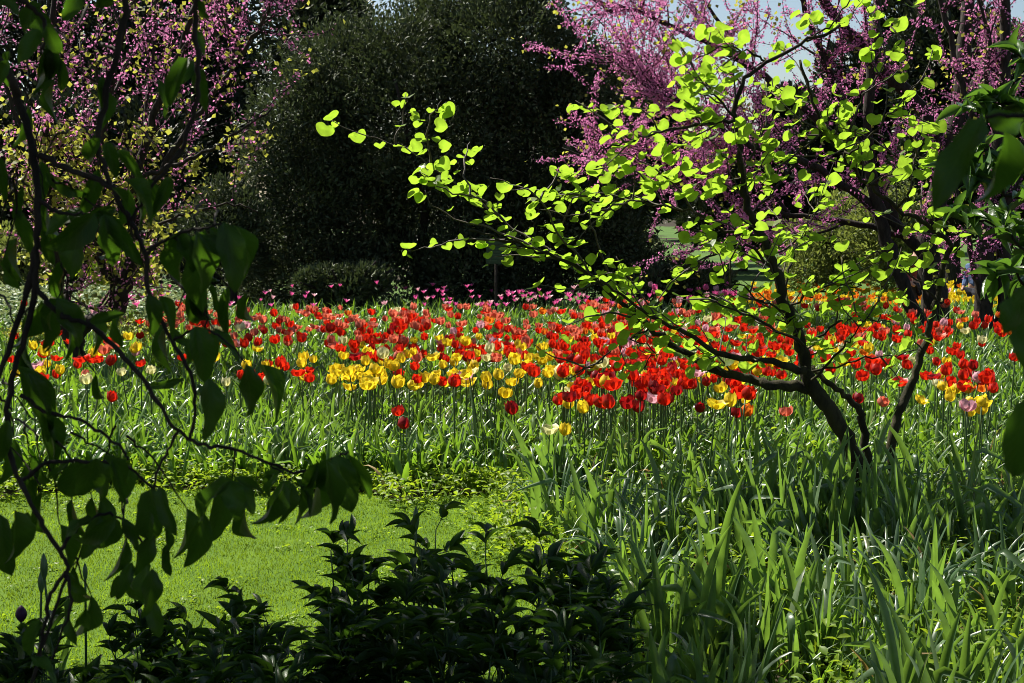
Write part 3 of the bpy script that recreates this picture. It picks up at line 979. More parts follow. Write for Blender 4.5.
# woodland behind
for (px, Y, top, wd, m, lab) in (
    (40, 40, -160, 330, 'conifer', 'dark broad tree behind the left redbud'),
    (190, 38, -90, 230, 'conifer', 'dark tree between the left redbud and the conifer'),
    (75, 32, 60, 300, 'conifer', 'lower dark tree close behind the left redbud'),
    (-170, 36, -180, 300, 'conifer', 'dark tree beyond the left edge'),
    (480, 46, 60, 280, 'conifer', 'dark tree low behind the huge evergreen'),
    (600, 60, 40, 130, 'far_leaf', 'distant green tree left of the far lawn'),
    (700, 92, 128, 160, 'far_leaf', 'distant round tree at the end of the far lawn'),
    (805, 88, 120, 170, 'far_leaf', 'distant green tree right of the far lawn'),
    (900, 70, 100, 190, 'far_leaf', 'distant tree behind the sunlit bushes'),
    (1000, 45, 20, 190, 'far_leaf', 'green tree behind the far right trunks'),
    (1120, 40, -40, 200, 'conifer', 'dark tree beyond the right edge'),
    (955, 42, -30, 150, 'conifer', 'dark tree behind the thick far trunk'),
    (850, 48, 25, 120, 'conifer', 'dark tree behind the sunlit bushes'),
    (905, 50, -30, 100, 'conifer', 'tall dark tree behind the thick limbs of the large redbud'),
    (790, 56, 70, 80, 'conifer', 'narrow dark tree seen between the limbs of the large redbud'),
    (640, 50, 60, 110, 'conifer', 'dark tree behind the pink blossom right of the evergreen'),
    (745, 52, 130, 140, 'conifer', 'low dark tree above the end of the far lawn'),
):
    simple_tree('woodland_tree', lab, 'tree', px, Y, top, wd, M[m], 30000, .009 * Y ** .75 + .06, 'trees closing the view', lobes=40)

def px_path(pts, Y):
    return [at(p[0], p[1], Y + (p[2] if len(p) > 2 else 0)) for p in pts]

def flowering_redbud(name, label, Y, base_px, limbs, twigs_per_m, blossoms, leaf_rule, tl=(.5, 1.5), start=.15):
    b = at(base_px, 200, Y); g = float(gz(b[0], Y)); org = np.array([b[0], Y, g])
    o = empty(name, org, label, 'tree', 'pink flowering redbuds')
    tr, fl, lv = Acc(), Acc(), Acc()
    BP, LP = [], []
    for (pts, r0, r1, dens) in limbs:
        P = smooth_path(px_path(pts, Y), 5, .012)
        tube(tr, P - org, np.linspace(r0, r1, len(P)), 7, rough=.07)
        seg = np.linalg.norm(np.diff(P, axis=0), axis=1).sum()
        nt = int(seg * twigs_per_m * dens)
        for q in range(nt):
            i = int(U(start, 1) * (len(P) - 2))
            d = unit(P[i + 1] - P[i])
            d2 = unit(d * U(.2, .8) + rng.normal(size=3) * np.array([.6, .6, .45]) + np.array([0, 0, .35]))
            L = U(*tl)
            T = wander(P[i], d2, L, 6, .16, .03)
            tube(tr, T - org, np.linspace(min(r1 * .9, .018), .004, 7), 4)
            subs = [T]
            for w_ in range(int(U(2, 5))):
                j = int(U(1, 6))
                d3 = unit(d2 + rng.normal(size=3) * .7 + np.array([0, 0, .15]))
                T2 = wander(T[j], d3, U(.3, .8), 4, .15, .02)
                tube(tr, T2 - org, np.linspace(.007, .003, 5), 3)
                subs.append(T2)
            for T2 in subs:
                ln = np.linalg.norm(np.diff(T2, axis=0), axis=1).sum()
                nb = int(ln * blossoms * U(.5, 1.3))
                if nb < 1: continue
                tt = U(0, len(T2) - 1.001, nb); tt = np.where(U(0, 1, nb) < .75, np.round(tt * 4) / 4, tt)
                tt = np.minimum(tt, len(T2) - 1.001)
                ii = tt.astype(int); fr = (tt - ii)[:, None]
                pp = T2[ii] * (1 - fr) + T2[ii + 1] * fr + rng.normal(size=(nb, 3)) * .016
                BP.append(pp)
                LP.append(T2[-1][None] + rng.normal(size=(int(leaf_rule(T2[-1])), 3)) * .07)
    BP = np.concatenate(BP); n = len(BP)
    d = rand_dirs(n)
    scatter(fl, DIAMOND, BP - org, frames(d, rand_dirs(n)), np.column_stack([U(.018, .03, n), U(.022, .04, n), np.full(n, .03)]))
    LP = np.concatenate(LP); n = len(LP)
    d = rand_dirs(n)
    scatter(lv, DIAMOND, LP - org, frames(d, rand_dirs(n, 1.2)), np.column_stack([U(.04, .065, n), U(.04, .065, n), np.full(n, .05)]))
    tr.build('trunk', M['bark'], o)
    fl.build('blossom', M['blossom'], o)
    lv.build('leaves', M['chartreuse'], o)
    return o

def left_rule(p):
    px, py, _ = project(p)
    return U(14, 26) if py > 130 else U(1, 7)
flowering_redbud('redbud_tree', 'pink flowering redbud with several curved stems at the left', 13.0, 78, [
    ([(72, 392), (76, 355), (84, 325), (116, 312), (124, 291), (129, 263), (131, 241), (133, 200), (142, 150), (160, 100), (180, 55), (195, 5)], .075, .025, .9),
    ([(124, 291), (118, 282), (105, 272), (99, 246), (95, 200), (100, 150), (112, 90), (122, 30), (125, -30)], .045, .02, 1.0),
    ([(76, 360), (62, 310), (58, 295), (57, 263), (50, 200), (44, 130), (50, 60), (55, 0), (50, -40)], .05, .02, 1.0),
    ([(84, 325, .2), (67, 297, .3), (80, 280, .4), (86, 263, .4), (90, 230, .4), (70, 170, .5), (85, 110, .6), (80, 40, .8)], .035, .012, 1.0),
    ([(133, 215), (160, 170), (190, 125), (220, 85), (248, 45), (268, 10), (280, -25)], .035, .012, 1.5),
    ([(138, 180, -.3), (175, 165, -.4), (210, 150, -.5), (245, 128, -.6), (272, 108, -.6)], .022, .008, .55),
    ([(131, 241, .3), (165, 222, .4), (200, 210, .5), (235, 205, .5), (258, 212, .5)], .02, .006, .45),
    ([(57, 263, .3), (30, 230, .3), (5, 190, .3), (-20, 150, .3)], .025, .01, 1.0),
    ([(50, 180, -.2), (25, 130, -.3), (5, 80, -.4), (-10, 30, -.4)], .025, .01, 1.0),
    ([(160, 100, .3), (200, 55, .5), (225, 15, .6), (235, -20, .7)], .022, .01, 1.3),
    ([(142, 150, .5), (150, 90, .8), (155, 30, 1.0), (165, -20, 1.2)], .022, .01, 1.1),
], 4.6, 46, left_rule, (.3, .85))
def mid_rule(p):
    return U(1, 5)
flowering_redbud('redbud_tree', 'large pink flowering redbud with a thick dark trunk behind the green-leaved one', 17.5, 932, [
    ([(938, 345), (934, 300), (930, 260), (934, 215), (945, 170), (957, 110), (965, 40), (970, -40)], .19, .07, .45),
    ([(943, 165), (925, 112), (890, 77), (857, 42), (830, 10), (805, -25)], .10, .05, .6),
    ([(931, 262), (908, 238), (886, 207), (868, 165), (848, 115), (832, 75), (815, 35), (800, -5)], .08, .03, .7),
    ([(905, 232, -.2), (850, 190, -.3), (800, 160, -.4), (740, 140, -.5), (690, 110, -.5), (640, 80, -.5), (600, 45, -.4)], .06, .012, 2.0),
    ([(868, 165, .2), (800, 105, .3), (740, 60, .4), (680, 30, .5), (630, 10, .5), (590, 15, .5)], .055, .012, 2.0),
    ([(905, 236, .3), (850, 222, .4), (790, 215, .5), (720, 195, .5), (665, 180, .5), (610, 165, .5), (562, 148, .5)], .045, .01, 1.7),
    ([(926, 340, -.3), (906, 292, -.3), (888, 250, -.3), (876, 200, -.3), (868, 140, -.2), (872, 60, -.2), (880, -20, -.1)], .10, .045, .6),
    ([(790, 215, .5), (750, 170, .7), (710, 140, .8), (680, 90, .9), (660, 45, 1)], .025, .008, 2.2),
    ([(740, 60, .4), (700, -5, .4), (660, -30, .4)], .025, .01, 1.2),
    ([(800, 160, -.4), (760, 205, -.5), (735, 235, -.6), (720, 250, -.6)], .018, .006, 1.2),
    ([(850, 222, .4), (800, 240, .4), (770, 255, .4), (745, 245, .4)], .018, .006, 1.0),
    ([(957, 110, .3), (985, 60, .4), (1010, 10, .5)], .05, .02, .7),
], 4.2, 135, mid_rule, (.4, 1.3), .35)
flowering_redbud('redbud_tree', 'slimmer redbud with dark trunks at the far right behind the glossy leaves', 16.0, 990, [
    ([(988, 350), (984, 300), (986, 250), (990, 200), (1000, 140), (1006, 60), (1002, -30)], .12, .05, .8),
    ([(1002, 350), (1005, 290), (1003, 240), (1015, 180), (1030, 120)], .09, .05, .6),
    ([(994, 180), (975, 120), (955, 60), (940, 0), (930, -40)], .05, .02, 1.0),
    ([(1000, 140), (985, 90), (990, 40), (975, -10)], .04, .015, 1.0),
    ([(984, 300, -.3), (972, 260, -.4), (968, 220, -.5), (952, 180, -.5)], .04, .015, .4),
], 4.5, 80, mid_rule, (.3, .9))

# ------------------------------------------------------------------ the green-leaved redbud in the bed
def green_redbud():
    Y = 7.2
    b = at(856, 200, Y); org = np.array([b[0], Y, float(gz(b[0], Y))])
    o = empty('redbud_tree', org, 'low spreading redbud with black limbs and fresh lime-green leaves in front of the tulips', 'tree')
    tr = Acc(); lv = Acc()
    LEAF = [fan_leaf(22, .30, .10), fan_leaf(22, .18, .30), fan_leaf(22, .42, .06)]
    leaves = []
    def twig(pts, leaf_every=.075, r0=.006, skip=.0):
        P = np.asarray(pts)
        tube(tr, P - org, np.linspace(r0, .002, len(P)), 4, 1)
        seg = np.linalg.norm(np.diff(P, axis=0), axis=1)
        cum = np.concatenate([[0], np.cumsum(seg)])
        s = leaf_every * U(.5, 1.2)
        side = 1
        while s < cum[-1]:
            if U(0, 1) > skip:
                i = min(len(seg) - 1, int(np.searchsorted(cum, s) - 1)); i = max(i, 0)
                p = P[i] + (P[i + 1] - P[i]) * (s - cum[i]) / max(seg[i], 1e-6)
                d = unit(P[i + 1] - P[i])
                sd = unit(np.cross(d, [0, 0, 1]) + 1e-6) * side
                for c_ in range(int(rng.choice([1, 2, 3], p=[.5, .35, .15]))):
                    leaves.append((p + rng.normal(size=3) * .012, unit(sd * (1 if c_ != 1 else -1) + d * U(-.3, .9) + np.array([0, 0, U(-.1, .5)]))))
                side = -side
            s += leaf_every * U(.6, 1.4)
        leaves.append((P[-1], unit(P[-1] - P[-2] + np.array([0, 0, -.2]))))
    limbs = [
        ([(866, 530), (850, 448), (828, 408), (808, 378), (803, 345), (787, 312), (778, 276), (762, 238), (749, 207), (741, 166), (735, 118), (743, 85), (766, 62), (807, 41), (840, 25)], 0.0507, 0.0079, .0, 1.0),
        ([(812, 388), (786, 386), (758, 382), (718, 370), (684, 351), (650, 328), (621, 303), (590, 275), (548, 254), (505, 240), (470, 230)], 0.0317, 0.0059, .15, 1.0),
        ([(805, 370, -.1), (766, 361, -.25), (724, 355, -.3), (691, 337, -.35), (658, 320, -.35), (630, 302, -.35), (600, 280, -.4)], 0.0212, 0.0059, .1, .9),
        ([(766, 240, .1), (724, 228, .1), (695, 213, .1), (666, 207, .1), (630, 200, .15), (590, 196, .2)], 0.0106, 0.0040, .0, 1.3),
        ([(734, 120, -.1), (703, 124, -.2), (662, 132, -.3), (625, 143, -.35), (596, 155, -.4)], 0.0106, 0.0040, .0, 1.3),
        ([(779, 272), (748, 248, -.1), (720, 254, -.2), (690, 265, -.3), (668, 269, -.35)], 0.0089, 0.0040, .0, .8),
        ([(872, 530, .1), (866, 445, .1), (860, 415, .1), (848, 398, .1), (828, 383, .1), (812, 366, .15)], 0.0254, 0.0140, .0, .2),
        ([(880, 530, .15), (894, 432, .2), (906, 397, .2), (918, 364, .2), (929, 332, .2), (937, 300, .2), (945, 262, .2), (948, 243, .2), (925, 225, .2), (898, 207, .2), (869, 186, .2), (844, 157, .2), (824, 132, .2), (812, 95, .2), (800, 60, .2)], 0.0275, 0.0069, .0, .75),
        ([(786, 310, .2), (790, 270, .35), (800, 240, .4), (815, 210, .5), (822, 180, .5)], 0.0079, 0.0030, .0, 1.0),
        ([(786, 312, .1), (800, 300, .0), (830, 290, -.1), (862, 285, -.2)], 0.0079, 0.0030, .0, 1.2),
        ([(803, 345, -.1), (770, 325, -.35), (735, 310, -.5), (700, 300, -.6)], 0.0089, 0.0040, .0, 1.5),
        ([(803, 345, .1), (835, 325, .0), (860, 318, -.1), (890, 322, -.1)], 0.0079, 0.0030, .0, 1.3),
        ([(805, 372, .1), (840, 365, .0), (880, 356, -.1), (920, 350, -.1)], 0.0071, 0.0030, .0, .8),
        ([(621, 303, .1), (640, 320, -.1), (615, 345, -.2), (600, 362, -.2), (575, 372, -.2)], 0.0071, 0.0030, .0, 1.2),
        ([(650, 328, -.2), (630, 340, -.3), (655, 352, -.4), (640, 370, -.4)], 0.0052, 0.0030, .0, 1.0),
        ([(742, 170, .1), (760, 140, .2), (770, 110, .3), (772, 80, .4)], 0.0071, 0.0030, .0, .8),
        ([(736, 118), (720, 100, -.1), (705, 85, -.1), (688, 72, -.1)], 0.0071, 0.0030, .0, 1.4),
        ([(766, 62, .1), (745, 50, .1), (720, 48, .1), (695, 60, .1)], 0.0062, 0.0030, .0, 1.3),
        ([(807, 41), (830, 25), (850, 0), (865, -20)], 0.0062, 0.0030, .0, .9),
        ([(898, 207, .1), (910, 190, 0), (905, 165, 0), (890, 150, 0), (880, 130, 0)], 0.0071, 0.0030, .0, 1.0),
        ([(844, 157), (860, 145, -.1), (885, 120, -.2), (905, 100, -.2), (925, 75, -.2)], 0.0071, 0.0030, .0, .8),
        ([(844, 157), (858, 110, .1), (880, 70, .15), (905, 35, .2), (930, 5, .2)], .008, .003, .0, .8),
        ([(869, 186, .1), (890, 175, 0), (915, 160, 0), (935, 150, -.1)], .006, .003, .0, 1.0),
        ([(937, 300, .1), (915, 280, 0), (900, 268, 0), (890, 262, 0)], .006, .003, .0, 1.0),
        ([(824, 132, .2), (800, 150, .1), (780, 172, 0), (770, 195, 0)], .006, .003, .0, 1.0),
        ([(787, 312, -.1), (760, 300, -.3), (740, 285, -.4), (715, 285, -.5)], .006, .003, .0, 1.2),
        ([(812, 380, -.1), (840, 350, -.2), (855, 335, -.3), (880, 300, -.3)], .008, .003, .0, 1.2),
    ]
    for (pts, r0, r1, st, tdens) in limbs:
        P = smooth_path(px_path(pts, Y), 5, .007)
        big = r0 > .015
        tube(tr, P - org, r1 + (r0 - r1) * (1 - np.linspace(0, 1, len(P))) ** 1.7, 8 if big else 6, rough=.08)
        seg = np.linalg.norm(np.diff(P, axis=0), axis=1).sum()
        for q in range(int(seg * (7.6 if P[:, 2].mean() > 1.15 else 5.5) * tdens)):
            f = U(.25 if big else .1, 1)
            i = int(f * (len(P) - 2))
            px, py, _ = project(P[i])
            if py > 395: continue
            d = unit(P[i + 1] - P[i])
            d2 = unit(d * U(.3, .9) + rng.normal(size=3) * np.array([.5, .5, .3]) + np.array([-.15, 0, .22]))
            T = wander(P[i], d2, U(.15, .45), 5, .18, .02)
            twig(T, .07 if U(0, 1) < .6 else .11, .005, .12)
    # traced long sprays reaching left
    sprays = [
        [(590, 275), (545, 248), (505, 222), (470, 195), (430, 165), (396, 145), (360, 134), (328, 119)],
        [(430, 165), (428, 140), (434, 112), (441, 101)], [(396, 145), (402, 118), (406, 93)], [(470, 195), (463, 160), (470, 142)],
        [(505, 240), (460, 240), (430, 248), (408, 251)], [(548, 254), (500, 232), (465, 222), (432, 205), (425, 190)],
        [(590, 275), (560, 232), (540, 200), (515, 185), (490, 178)], [(560, 232), (575, 200), (590, 185)],
        [(505, 222), (480, 200), (445, 190), (420, 172)], [(621, 303), (600, 250), (590, 220), (600, 190)],
        [(600, 280), (570, 262), (530, 250), (490, 245)], [(666, 207), (640, 175), (610, 168), (585, 172), (560, 180)],
        [(625, 143), (600, 115), (585, 105)], [(662, 132), (640, 110), (620, 108)], [(540, 200), (556, 175), (566, 165)],
        [(703, 124), (690, 100), (680, 85), (690, 66)], [(630, 200), (600, 210), (565, 215), (530, 205)], [(590, 196), (560, 195), (530, 190), (500, 188)],
        [(695, 213), (670, 180), (640, 160), (612, 152)], [(600, 280), (575, 290), (540, 285)], [(640, 320), (610, 312), (580, 320), (560, 330)],
    ]
    for s_ in sprays:
        dy = U(-.45, .35)
        pts = [(p[0], p[1], dy * min(1, i / 2)) for i, p in enumerate(s_)]
        T = smooth_path(px_path(pts, Y), 4, .006)
        twig(T, .085, .0065, .08)
    # leaves on short stalks
    n = len(leaves)
    P = np.array([l[0] for l in leaves]); D = np.array([l[1] for l in leaves])
    stalk = D * U(.02, .045, n)[:, None]
    tip = P + stalk
    D2 = unit(D * .6 + np.array([0, .1, -.4]) + rng.normal(size=(n, 3)) * .42)
    Nrm = np.array([[-.22, .60, 1.05]]) + rng.normal(size=(n, 3)) * .34 + np.array([0, .0, .05])
    Nrm = unit(Nrm)
    D2 = unit(D2 - .88 * (D2 * Nrm).sum(1, keepdims=True) * Nrm)
    sizes = U(.032, .082, n) * U(.8, 1.08, n)
    for q in range(3):
        k = np.arange(n) % 3 == q
        scatter(lv, LEAF[q], tip[k] - org, frames(D2[k], Nrm[k]), np.column_stack([sizes[k] * U(.9, 1.2, k.sum()), sizes[k], sizes[k]]))
    a = P - org
    side = unit(np.cross(D, [0.1, 0.2, 1])) * .0012
    up = np.array([0, 0, .0012])
    V = np.stack([a - side, a + side, tip - org + side, tip - org - side], 1).reshape(-1, 3)
    tr.add(V, (np.arange(n)[:, None] * 4 + np.arange(4)[None]), 1)
    tr.build('trunk', [M['moss_bark'], M['twig']], o)
    lv.build('leaves', M['redbud_leaf'], o)
    print('green redbud leaves', n)
green_redbud()

# ------------------------------------------------------------------ sign, people
def box(acc, c, s, mat=0, bev=0.0):
    c, s = np.asarray(c, float), np.asarray(s, float) / 2
    V = np.array([[x, y, z] for x in (-1, 1) for y in (-1, 1) for z in (-1, 1)]) * s + c
    acc.add(V, np.array([[0, 1, 3, 2], [4, 6, 7, 5], [0, 4, 5, 1], [2, 3, 7, 6], [0, 2, 6, 4], [1, 5, 7, 3]], np.int32), mat)
def plaque():
    Y = 18.2
    p = at(496, 252, Y); g = float(gz(p[0], Y)); hz = float(p[2]) - g
    o = empty('plant_sign', (p[0], Y, g), 'small green information plaque on a post before the evergreen', 'sign')
    green = solid_mat('sign_green_shaded', (0.010, 0.040, 0.016), (0.016, 0.052, 0.022), 6, .4, .4, 0)  # green lowered so the plaque's shade is in its colour
    pale = solid_mat('sign_letters_shaded', (0.05, 0.10, 0.05), (0.07, 0.13, 0.07), 6, .6, .3, 0)  # letters dimmed too, the same shade painted in
    a = Acc(); box(a, (0, 0, hz), (.255, .018, .30)); a.build('panel', green, o, smooth=False)
    a = Acc(); tube(a, [(0, .025, 0), (0, .025, hz * .5), (0, .025, hz + .1)], .018, 8); a.build('post', M['bark'], o)
    a = Acc()
    for i, w in enumerate((.18, .20, .15, .20, .19, .2, .12)):
        box(a, (-.11 + w / 2, -.0105, hz + .115 - i * .038), (w, .003, .011))
    a.build('lettering', pale, o, smooth=False)
plaque()

def person(px, py_head, Y, label, top_col, hair_col, turn):
    p = at(px, py_head, Y); g = float(gz(p[0], Y))
    s = (float(p[2]) + .1 - g) / 1.7
    o = empty('person', (p[0], Y, g), label, 'person', 'visitors in the background', turn, s)
    skin = solid_mat('skin', (.38, .22, .15), (.45, .27, .19), 5, .6, .3, 0)
    clothm = solid_mat('jacket', tuple(c * .8 for c in top_col), top_col, 8, .8, .2, .2)
    trous = solid_mat('trousers', (.02, .022, .03), (.035, .035, .045), 8, .85, .2, .2)
    hair = solid_mat('hair', tuple(c * .7 for c in hair_col), hair_col, 30, .5, .4, .3)
    def skinned(name, verts, edges, radii, mat, parent):
        me = bpy.data.meshes.new(name); me.from_pydata(verts, edges, [])
        ob = bpy.data.objects.new(name, me); C.objects.link(ob); ob.parent = parent
        sk = ob.modifiers.new('skin', 'SKIN'); sub = ob.modifiers.new('sub', 'SUBSURF'); sub.levels = sub.render_levels = 1
        for i, r in enumerate(radii): me.skin_vertices[0].data[i].radius = r if isinstance(r, tuple) else (r, r)
        me.skin_vertices[0].data[0].use_root = True
        me.materials.append(mat); return ob
    V = [(0, 0, .95), (0, 0, 1.15), (0, 0, 1.38), (0, 0, 1.47), (0, -.01, 1.58), (0, -.01, 1.68),
         (.10, 0, .9), (.11, -.02, .5), (.11, .02, .09), (.11, -.12, .04), (-.10, 0, .9), (-.11, -.02, .5), (-.11, .02, .09), (-.11, -.12, .04),
         (.19, 0, 1.38), (.25, .02, 1.12), (.22, -.14, .95), (.20, -.2, .92), (-.19, 0, 1.38), (-.25, .02, 1.12), (-.22, -.12, .93), (-.20, -.19, .9)]
    E = [(0, 1), (1, 2), (2, 3), (3, 4), (4, 5), (0, 6), (6, 7), (7, 8), (8, 9), (0, 10), (10, 11), (11, 12), (12, 13), (2, 14), (14, 15), (15, 16), (16, 17), (2, 18), (18, 19), (19, 20), (20, 21)]
    R = [(.15, .10), (.14, .1), (.15, .1), .055, (.08, .1), (.06, .07), .085, .06, .04, .04, .085, .06, .04, .04, .06, .045, .035, .03, .06, .045, .035, .03]
    skinned('body', V, E, R, skin, o)
    Vj = [(0, 0, .92), (0, 0, 1.15), (0, 0, 1.38), (0, 0, 1.44), (.19, 0, 1.385), (.255, .02, 1.12), (.225, -.12, .97), (-.19, 0, 1.385), (-.255, .02, 1.12), (-.225, -.10, .96)]
    skinned('jacket', Vj, [(0, 1), (1, 2), (2, 3), (2, 4), (4, 5), (5, 6), (2, 7), (7, 8), (8, 9)], [(.18, .13), (.165, .125), (.17, .125), .075, .075, .06, .05, .075, .06, .05], clothm, o)
    Vt = [(0, 0, .94), (.1, 0, .88), (.11, -.02, .5), (.11, .02, .1), (-.1, 0, .88), (-.11, -.02, .5), (-.11, .02, .1)]
    skinned('trousers', Vt, [(0, 1), (1, 2), (2, 3), (0, 4), (4, 5), (5, 6)], [(.17, .12), .10, .075, .06, .10, .075, .06], trous, o)
    a = Acc()
    th = np.linspace(0, 1, 9); ph = np.linspace(0, 2 * PI, 17)
    T, Pp = np.meshgrid(th, ph, indexing='ij')
    polar = T * (1.15 + .75 * np.clip(np.sin(Pp), -.4, 1))
    Vh = np.stack([.098 * np.sin(polar) * np.cos(Pp), .012 + .118 * np.sin(polar) * np.sin(Pp), 1.60 + .135 * np.cos(polar)], -1).reshape(-1, 3)
    Fh = [(i * 17 + j, i * 17 + j + 1, (i + 1) * 17 + j + 1, (i + 1) * 17 + j) for i in range(8) for j in range(16)]
    a.add(Vh, np.array(Fh, np.int32)); a.build('hair', hair, o)
    a = Acc()
    for sx in (-1, 1):
        d = rand_dirs(40); a.add(np.array([[sx * .032 + .011 * math.cos(q), -.112, 1.595 + .008 * math.sin(q)] for q in np.linspace(0, 2 * PI, 8, endpoint=False)]), np.array([list(range(8))], np.int32))
    a.build('eye', hair, o)
    return o
person(977, 256, 27.0, 'person in a blue top seen between the far right trunks', (.08, .13, .25), (.10, .07, .05), -.9)
person(917, 247, 27.5, 'person in a red-brown top just left of the thick far trunk', (.22, .06, .05), (.16, .10, .06), .5)

# ------------------------------------------------------------------ foreground shade tree (left) with hanging leaves
BIG = [leaf_template(10, 6, ovate, .30, .25, .35), leaf_template(10, 6, ovate, .5, .45, .25), leaf_template(10, 6, ovate, .15, .15, .5, .15)]
NARROW = leaf_template(10, 4, lance, .5, .45, .3)
def traced_leaves(acc, items, Ybase, spread=.12):
    for it in items:
        (ax, ay, tx, ty, w) = it[:5]
        Y1 = Ybase + (it[5] if len(it) > 5 else U(-spread, spread))
        Y2 = Y1 + U(-.03, .03)
        A, B = at(ax, ay, Y1), at(tx, ty, Y2)
        L = float(np.linalg.norm(B - A)); d = (B - A) / L
        wid = w * .78 / F_PX * Y1
        view = unit(np.array([0, 0, EYE]) - (A + B) / 2)
        side = np.cross(d, view)
        nrm = unit(view * U(.55, 1.0) + side * U(-.7, .7) + np.array([0, 0, .35]))
        tm = BIG[int(U(0, 3))] if wid / L > .27 else NARROW
        k = max(wid * 1.18, .01)
        scatter(acc, tm, A[None], frames(d[None], nrm[None]), np.array([[k, L * 1.04, L]]))

